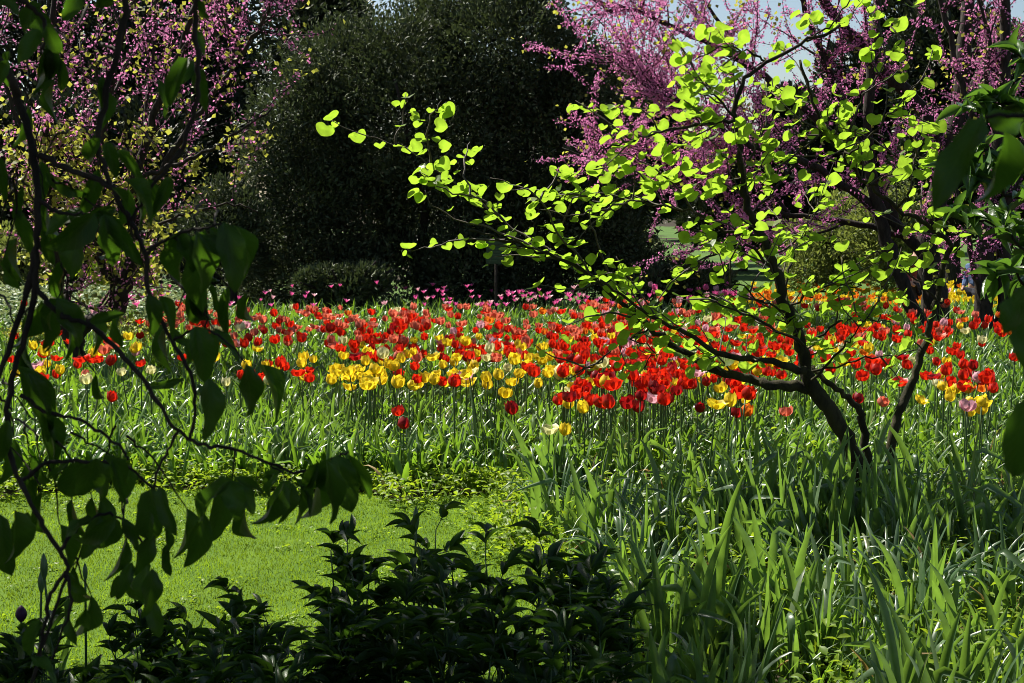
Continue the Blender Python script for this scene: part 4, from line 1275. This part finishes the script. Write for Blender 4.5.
def foreground_tree():
    org = np.array([-3.4, 3.1, 0.0])
    o = empty('shade_tree', org, 'broadleaved tree whose dark drooping branches hang across the left foreground', 'tree')
    tr, br, lv, cr = Acc(), Acc(), Acc(), Acc()
    tube(tr, smooth_path([org, org + (.05, .1, 1.2), org + (.0, .2, 2.4), org + (.15, .25, 4.2)], 5, .01), np.linspace(.16, .07, 16), 10, rough=.05)
    hub = org + np.array([.05, .2, 2.6])
    limb_ends = []
    for q in range(12):
        E = np.array([U(-4, .7), U(-.8, 4.3), 0]); z = U(3.0, 4.6)
        T = E + S * (z / S[2])
        P = smooth_path([hub + (0, 0, U(-.4, .9)), (hub + T) / 2 + (0, 0, .25), T], 5, .02)
        tube(tr, P - 0, np.linspace(.05, .012, len(P)), 6)
        limb_ends.append(P)
    tr.v = [v - org.astype(np.float32) for v in tr.v]
    tr.build('trunk', M['bark'], o)
    Yb = 1.95
    branches = [
        ([(-250, -170, .6), (-80, -10, .2), (0, 62), (18, 100), (33, 150), (38, 200), (36, 245), (27, 290), (10, 345), (-6, 390)], .0085, .0045),
        ([(38, 155), (62, 166), (90, 177), (112, 190), (130, 222), (145, 255), (150, 297), (172, 341), (190, 372), (196, 410), (190, 440)], .0062, .0028),
        ([(30, 275), (45, 300), (62, 316), (90, 325), (118, 352), (143, 382), (160, 405), (178, 432), (205, 445), (235, 450), (270, 464), (300, 472), (330, 460), (348, 452)], .0052, .002),
        ([(36, 250), (32, 310), (14, 370), (8, 420), (12, 460), (22, 485), (40, 520), (60, 551), (66, 572), (52, 620), (38, 655)], .0058, .0028),
        ([(20, 395), (45, 412), (75, 418), (100, 432), (122, 448), (128, 460)], .004, .002),
        ([(22, 480, .03), (50, 462, .03), (90, 462, .03), (125, 466, .03), (150, 485, .03), (165, 512, .03)], .004, .002),
        ([(60, 551, .02), (75, 530, .05), (100, 515, .06), (125, 520, .06), (148, 555, .06)], .004, .002),
        ([(66, 572), (48, 600), (44, 640), (30, 690)], .004, .003),
        ([(66, 572), (70, 610), (52, 660)], .003, .002),
        ([(112, 190), (102, 160), (98, 140), (105, 100), (120, 40), (130, -30)], .004, .006),
        ([(145, 255), (165, 240), (185, 232), (205, 228), (225, 223)], .004, .002),
        ([(130, 222), (150, 190), (180, 150), (195, 110), (198, 70), (195, 30), (200, -30)], .003, .005),
        ([(172, 341), (195, 330), (220, 335), (245, 362)], .003, .0015),
        ([(38, 200), (60, 212), (85, 214), (100, 212)], .004, .002),
        ([(235, 450), (232, 478)], .002, .0012), ([(270, 464), (290, 480)], .002, .0012), ([(178, 432), (165, 455), (155, 480), (152, 530), (150, 560)], .003, .0015),
        ([(-40, -60, .2), (5, -10), (30, 5), (45, 25), (40, 50)], .006, .003),
    ]
    for pts, r0, r1 in branches:
        P = smooth_path(px_path(pts, Yb), 5, .0013)
        tube(br, P - org, np.linspace(r0, r1, len(P)) * .8, 7, rough=.12)
    # a thin limb joins the hanging branches to the trunk
    j = at(-250, -170, Yb + .6)
    P = smooth_path([hub, (hub + j) / 2 + (0, 0, .2), j], 6, .01)
    tube(br, P - org, np.linspace(.035, .012, len(P)), 7)
    for q in ((130, -30), (200, -30)):
        e = at(q[0], q[1], Yb)
        P = smooth_path([hub + (0, 0, .4), (hub + e) / 2 + (0, 0, .35), e], 6, .01)
        tube(br, P - org, np.linspace(.03, .006, len(P)), 6)
    items = [
        (46, 172, 88, 206, 19, .1), (86, 214, 38, 228, 34), (88, 216, 60, 274, 50), (95, 212, 48, 262, 40), (97, 210, 130, 244, 18), (88, 214, 125, 208, 16), (100, 214, 142, 262, 26), (104, 214, 118, 268, 30),
        (100, 138, 78, 168, 22), (106, 142, 118, 178, 20), (118, 150, 144, 180, 16), (112, 188, 138, 210, 14), (125, 180, 162, 214, 16),
        (192, 28, 207, 52, 13), (188, 58, 162, 104, 24), (196, 66, 206, 112, 16), (194, 60, 176, 88, 18), (200, 0, 206, 24, 14),
        (224, 222, 240, 292, 40), (190, 234, 158, 292, 46), (196, 232, 214, 298, 44), (200, 236, 246, 268, 30), (184, 230, 168, 262, 30), (205, 230, 190, 320, 40), (210, 228, 236, 246, 16), (232, 225, 262, 282, 14), (180, 232, 200, 270, 34),
        (148, 294, 160, 338, 25), (160, 296, 178, 334, 14), (172, 330, 186, 346, 14),
        (42, 300, 18, 362, 34, .05), (46, 300, 52, 354, 28), (56, 298, 90, 346, 36), (60, 300, 34, 330, 26), (90, 322, 122, 312, 16),
        (196, 326, 210, 384, 36), (214, 328, 242, 358, 15), (184, 338, 196, 368, 22),
        (246, 364, 258, 424, 33), (258, 364, 293, 416, 15), (208, 378, 214, 442, 38), (196, 384, 226, 420, 22),
        (146, 386, 184, 382, 14), (20, 366, 62, 446, 30), (28, 372, 58, 420, 20), (8, 420, -4, 470, 24), (45, 412, 66, 470, 16),
        (84, 460, 60, 506, 40, .06), (90, 460, 114, 502, 42), (102, 456, 142, 494, 22), (112, 460, 126, 508, 13), (70, 462, 44, 486, 18), (96, 458, 80, 508, 40),
        (116, 515, 68, 558, 26), (112, 515, 104, 564, 30), (122, 518, 142, 552, 18), (100, 516, 84, 562, 28), (92, 518, 62, 532, 24),
        (152, 488, 150, 545, 42), (160, 486, 172, 540, 24), (152, 532, 136, 584, 26), (164, 528, 174, 560, 13), (150, 510, 140, 548, 30),
        (132, 562, 116, 604, 20, -.05), (148, 560, 136, 606, 28), (152, 568, 150, 622, 30), (166, 544, 168, 582, 15), (120, 575, 112, 600, 16), (150, 600, 160, 640, 24),
        (232, 479, 182, 522, 34), (230, 480, 212, 548, 34), (204, 512, 188, 582, 24), (236, 482, 256, 512, 25), (246, 500, 240, 556, 17), (234, 478, 270, 492, 14), (228, 480, 240, 516, 34),
        (290, 480, 266, 524, 28), (284, 482, 262, 542, 26), (300, 484, 304, 530, 23), (292, 482, 286, 528, 24), (296, 480, 318, 508, 14), (278, 474, 260, 500, 16), (284, 472, 250, 482, 16),
        (316, 462, 323, 538, 15), (326, 460, 343, 532, 28), (336, 455, 352, 514, 44), (348, 454, 381, 510, 14), (322, 460, 312, 498, 30), (318, 462, 300, 500, 20), (330, 458, 322, 510, 30),
        (14, 510, 26, 574, 38), (0, 514, 4, 584, 40), (28, 512, 10, 552, 26), (66, 572, 86, 600, 16), (40, 620, 20, 660, 22), (86, 608, 78, 642, 22), (30, 655, 60, 676, 20),
        (42, 4, 12, 30, 26), (22, 8, 58, 38, 30), (40, 30, 18, 60, 26), (46, 26, 62, 60, 22), (-6, -8, 22, 12, 24), (80, -8, 64, 22, 24), (110, -10, 96, 14, 22), (8, 60, -10, 92, 20),
    ]
    for q in range(64):
        zx0, zx1, zy0, zy1 = ((-20, 110, -20, 60), (50, 140, 110, 260), (-20, 60, 260, 450), (20, 160, 420, 560), (-20, 40, 60, 200), (150, 230, 200, 340))[q % 6]
        px, py = U(zx0, zx1), U(zy0, zy1)
        dx, dy = U(-30, 60), U(25, 80)
        pts = [(px, py, U(-.2, .3)), (px + dx * .4 + U(-8, 8), py + dy * .3), (px + dx, py + dy, U(-.1, .2))]
        P = smooth_path(px_path(pts, Yb + .15), 4, .002)
        tube(br, P - org, np.linspace(.0022, .001, len(P)), 5, rough=.05)
        if px + dx < 250:
            items.append((px + dx, py + dy, px + dx + U(-22, 22), py + dy + U(35, 62), U(10, 21), .15))
    traced_leaves(lv, items, Yb, .10)
    br.build('branch', M['bark'], o)
    lv.v = [v - org.astype(np.float32) for v in lv.v]
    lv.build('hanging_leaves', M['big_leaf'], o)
    # overhead crown: leaves anywhere between 2.5 and 5 m that keep clear of the view and of the sunlit bed
    n = 48000
    E = np.column_stack([U(-4.6, 2.4, n), U(-1.6, 5.0, n), np.zeros(n)])
    z = U(2.4, 5.0, n)
    P = E + S[None] * (z / S[2])[:, None]
    edge = 4.75 + .18 * np.sin(E[:, 0] * 4) + U(-.12, .12, n)
    lit = (E[:, 1] > edge) | ((E[:, 0] > 0.95) & (E[:, 1] > 1.6))
    px, py, d = project(P)
    seen = (d > 0) & (py > -40) & (px > -60) & (px < W + 60)
    clump = np.sin(P[:, 0] * 2.6 + 1) * np.sin(P[:, 1] * 2.9) * np.sin(P[:, 2] * 3.1 + P[:, 0]) > -.33
    k = ~lit & ~seen & clump
    P = P[k]; n = len(P)
    dd = rand_dirs(n); dd[:, 2] -= .3
    scatter(cr, leaf_template(4, 2, ovate, .3, .3), P - org, frames(dd, rand_dirs(n, 1.4)), np.column_stack([U(.05, .08, n), U(.10, .15, n), U(.1, .15, n)]))
    print('crown leaves', n)
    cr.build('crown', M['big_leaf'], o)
foreground_tree()

# ------------------------------------------------------------------ foreground right: dark branch close to the lens, glossy shrub behind it
def right_branch():
    Yb = 1.25
    org = np.array([1.05, 1.3, 0.0])
    o = empty('young_tree', org, 'slim tree at the right edge with large dark leaves close to the viewer', 'tree')
    tr, lv = Acc(), Acc()
    tube(tr, smooth_path([org, org + (.03, .05, 1.0), org + (-.02, 0, 2.6)], 5, .005), np.linspace(.03, .012, 11), 8)
    for pts, r in (([(1500, -20), (1250, 60), (1120, 100), (1040, 114), (985, 118)], .006), ([(1400, 200), (1200, 240), (1100, 265), (1034, 290)], .006), ([(1400, 340), (1200, 360), (1100, 380), (1030, 400)], .005)):
        Q = px_path(pts, Yb); zz = Q[0][2] - .12
        P = smooth_path([np.array([org[0] + .01, org[1] + .02, zz])] + Q, 5, .002); tube(tr, P, np.linspace(r, .0018, len(P)), 6)
    items = [(984, 118, 930, 198, 48, 0), (986, 116, 1036, 128, 34, .03), (1004, 130, 1000, 222, 44, .05), (1034, 288, 996, 330, 44, 0), (1036, 292, 1022, 372, 50, .04), (1030, 398, 1012, 488, 52, .02), (1060, 106, 1040, 190, 44, 0), (1090, 266, 1070, 340, 44, 0), (1110, 100, 1130, 180, 44, 0), (1120, 380, 1090, 450, 46, 0), (1200, 62, 1180, 150, 44, 0), (1250, 240, 1235, 330, 44, 0)]
    traced_leaves(lv, items, Yb)
    # the rest of its crown, to the right of the frame
    n = 160
    P = org + np.column_stack([U(-.15, .6, n), U(-.5, .5, n), U(1.0, 3.0, n)])
    px, py, d = project(P)
    P = P[(px > W + 110) | (py < -110)]; n = len(P)
    dd = rand_dirs(n); dd[:, 2] -= .5
    scatter(lv, BIG[0], P, frames(dd, rand_dirs(n, 1)), np.column_stack([U(.04, .055, n), U(.08, .11, n), U(.08, .11, n)]))
    for a in (tr, lv): a.v = [v - org.astype(np.float32) for v in a.v]
    tr.build('trunk', M['bark'], o)
    lv.build('leaves', M['big_leaf'], o)
right_branch()

def glossy_shrub():
    Y = 4.3
    org = np.array([1.95, Y, 0.0])
    o = empty('glossy_shrub', org, 'shrub with glossy lance-shaped green leaves reaching in from the right edge', 'shrub')
    tr, lv = Acc(), Acc()
    lf = leaf_template(6, 2, lance, .45, .35)
    for (pts, n0) in (
        ([(1180, 420), (1110, 330), (1060, 270), (1020, 230), (985, 222), (955, 215), (940, 218)], 12), ([(1110, 330), (1070, 300), (1030, 290), (1010, 270), (990, 280)], 10),
        ([(1060, 270), (1030, 210), (1000, 190), (970, 170), (955, 150)], 12), ([(1100, 300), (1060, 180), (1030, 120), (1000, 105), (975, 100), (955, 108)], 16), ([(1120, 250), (1070, 110), (1040, 70), (1010, 50)], 8), ([(1120, 350), (1060, 310), (1020, 245), (1005, 225)], 10),
        ([(1160, 400), (1100, 350), (1060, 330), (1035, 335)], 6), ([(1060, 180), (1010, 160), (985, 150), (965, 190)], 10)):
        dy = U(-.3, .3)
        P = smooth_path(px_path([(a, b, dy) for a, b in pts], Y), 4, .004)
        tube(tr, P, np.linspace(.008, .002, len(P)), 5)
        m = n0 * 3
        i = (U(.3, 1, m) * (len(P) - 1)).astype(int)
        d = unit(rng.normal(size=(m, 3)) * .7 + (P[np.minimum(i + 1, len(P) - 1)] - P[np.maximum(i - 1, 0)]) * 4 + np.array([0, 0, .15]))
        scatter(lv, lf, P[i], frames(d, rand_dirs(m, 1.6)), np.column_stack([U(.022, .034, m), U(.07, .115, m), U(.07, .115, m)]))
    for q in range(7):
        P = wander(org + (U(-.1, .1), U(-.1, .1), -.02), (U(.0, .4), U(-.3, .3), 1), U(1.2, 2.0), 8, .05)
        tube(tr, P, np.linspace(.016, .004, 9), 6)
        m = 50; i = (U(.3, 1, m) * 8).astype(int)
        pp = P[i] + rng.normal(size=(m, 3)) * .12
        px, py, dd = project(pp); k = px > W + 10; pp = pp[k]; m = len(pp)
        if m: scatter(lv, lf, pp, frames(rand_dirs(m, .4), rand_dirs(m, 1.6)), np.column_stack([U(.022, .034, m), U(.07, .115, m), U(.07, .115, m)]))
    for a in (tr, lv): a.v = [v - org.astype(np.float32) for v in a.v]
    tr.build('stem', M['bark'], o); lv.build('leaves', M['glossy'], o)
glossy_shrub()

# ------------------------------------------------------------------ shaded peonies along the bottom
PL = leaf_template(7, 2, lance, .35, .38, .1)
def peony_proto():
    st, lv = Acc(), Acc()
    for q in range(int(U(5, 8))):
        a = U(0, 6.28); lean = U(.05, .32)
        h = U(.55, .85)
        P = wander((U(-.06, .06), U(-.06, .06), -.01), (math.cos(a) * lean, math.sin(a) * lean, 1), h, 7, .05, .02)
        tube(st, P, np.linspace(.006, .003, 8), 5)
        for k in range(3, 8):
            for rep in range(2 if k in (4, 6) else 1):
                az = U(0, 6.28)
                d = unit(np.array([math.cos(az), math.sin(az), U(.2, .9)]))
                if k == 7: d = unit(np.array([math.cos(az) * .5, math.sin(az) * .5, 1]))
                pl = U(.05, .13)
                tip = P[k] + d * pl
                tube(st, [P[k], P[k] + d * pl * .6, tip], [.0025, .002, .0015], 4)
                nl = int(U(4, 8))
                la = az + np.linspace(-1.2, 1.2, nl)
                D = np.column_stack([np.cos(la), np.sin(la), U(.3, 1.7, nl)])
                base = tip[None] - d[None] * (np.abs(np.linspace(-1, 1, nl)) * pl * .5)[:, None]
                L = U(.085, .15, nl)
                scatter(lv, PL, base, frames(D, np.tile([0, 0, 1.0], (nl, 1)) + rng.normal(size=(nl, 3)) * .3), np.column_stack([L * U(.20, .29, nl), L, L]))
    return st.mesh('peony_stem', [M['stem']]), lv.mesh('peony_foliage', [M['peony']])
protos = [peony_proto() for _ in range(5)]
spots = [(-.70, 3.75, .80), (-.52, 3.75, .86), (.12, 3.35, .95), (-1.18, 3.45, .84), (-.98, 3.28, .86), (-.78, 3.32, .88), (-.62, 3.2, .86), (-.9, 3.05, .8), (-1.35, 3.75, .62), (-1.08, 4.15, .72), (-1.0, 3.55, .62), (-.80, 3.95, .82), (-.62, 3.5, .80), (-.50, 4.2, .90), (-.33, 3.7, .97), (-.22, 4.25, .92), (-.08, 3.6, .95), (.02, 4.1, .97), (.18, 3.75, .92), (.26, 4.25, .92), (-.45, 3.15, .7), (-.1, 3.1, .72), (.18, 3.15, .72), (-.85, 3.1, .58), (-1.25, 3.2, .5), (-.28, 4.55, .85)]
plabel = ['dark peony filling the gap right of the drooping twigs', 'dark peony under the rightmost hanging leaves', 'near shadowed peony in the right half of the dark row', 'dark leafy peony at the left edge under the bud stalks', 'dark leafy peony below the purple bud and its stalks', 'dark leafy peony at the foot of the drooping twig', 'dark leafy peony at the bottom edge right of the drooping twig', 'shadowed peony at the very bottom below the drooping twig', 'low dark peony in the bottom left corner', 'dark peony under the hanging leaves, behind the corner one', 'dark peony below the drooping twigs at the left', 'dark peony left of the tallest ones, its top against the lawn', 'near dark peony left of the middle of the row', 'tall peony whose crown cuts the sunlit lawn below the rightmost hanging leaves', 'tall peony in the middle of the dark row', 'tallest back peony against the lawn beside the flower spike', 'near dark peony right of the middle of the row', 'dark peony in front of the lawn corner', 'near dark peony before the irises', 'dark peony against the first tall irises', 'shadowed front peony at the bottom edge left of centre', 'shadowed front peony at the bottom edge in the centre', 'shadowed front peony at the bottom edge right of centre', 'shadowed low front peony at the bottom edge below the drooping twigs', 'lowest shadowed peony in the very corner', 'rearmost dark peony standing on the lawn edge']
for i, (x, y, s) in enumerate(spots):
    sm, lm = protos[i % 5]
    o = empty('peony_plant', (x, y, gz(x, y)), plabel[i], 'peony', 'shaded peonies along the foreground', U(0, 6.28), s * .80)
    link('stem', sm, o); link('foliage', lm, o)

# ------------------------------------------------------------------ foreground bud stalks
def bud_stalk(px, ptop, Y, label, col, bulb):
    p = at(px, ptop, Y); h = float(p[2])
    o = empty('flower_stalk', (p[0], Y, 0), label, 'flower stalk', 'budding stalks in front of the lawn')
    a = Acc(); bx = U(-.04, .04)
    P = smooth_path([(bx, 0, 0), (bx * .6, .01, h * .5), (0, 0, h - .03)], 4); tube(a, P, np.linspace(.005, .0035, len(P)), 6); a.build('stem', M['stem'], o)
    a = Acc(); t = np.linspace(0, 1, 8)
    tube(a, np.column_stack([0 * t, 0 * t, h - .035 + t * bulb[1]]), bulb[0] * np.maximum(.08, np.sin(PI * np.clip(.1 + .88 * t, 0, 1)) ** .8), 8)
    a.build('bud', col, o)
purple = leaf_mat('purple_bud', (.03, .008, .035), (.06, .018, .06), (.06, .01, .06), .2, .5, .3)
bud_stalk(21, 608, 3.6, 'dark purple flower bud on a stalk at the lower left', purple, (.015, .042))
bud_stalk(44, 566, 3.7, 'slim pointed bud stalk right of the purple bud', M['iris'], (.010, .07))
bud_stalk(41, 580, 3.8, 'shorter pointed bud stalk just right of the purple bud', M['iris'], (.009, .06))
bud_stalk(85, 568, 3.9, 'thin dark stalk against the lawn between the drooping twigs', M['iris'], (.007, .05))
bud_stalk(416, 520, 4.5, 'tall bud stalk against the lawn above the peonies', M['iris'], (.011, .08))
# a few iris clumps in the shade on the left
for (px, Y, lab) in ((190, 4.5, 'shaded iris fan rising from the dark peonies before the lawn'), (60, 4.4, 'shaded iris fan at the lower left beside the bud stalks')):
    p = at(px, 600, Y)
    o = link('iris_clump', iris_protos[2], None, (p[0], Y, 0)); o.scale = (.75, .75, .72); o.rotation_euler = (0, 0, U(0, 6))
    tag(o, lab, 'iris', 'iris clumps in front of the tulip bed')
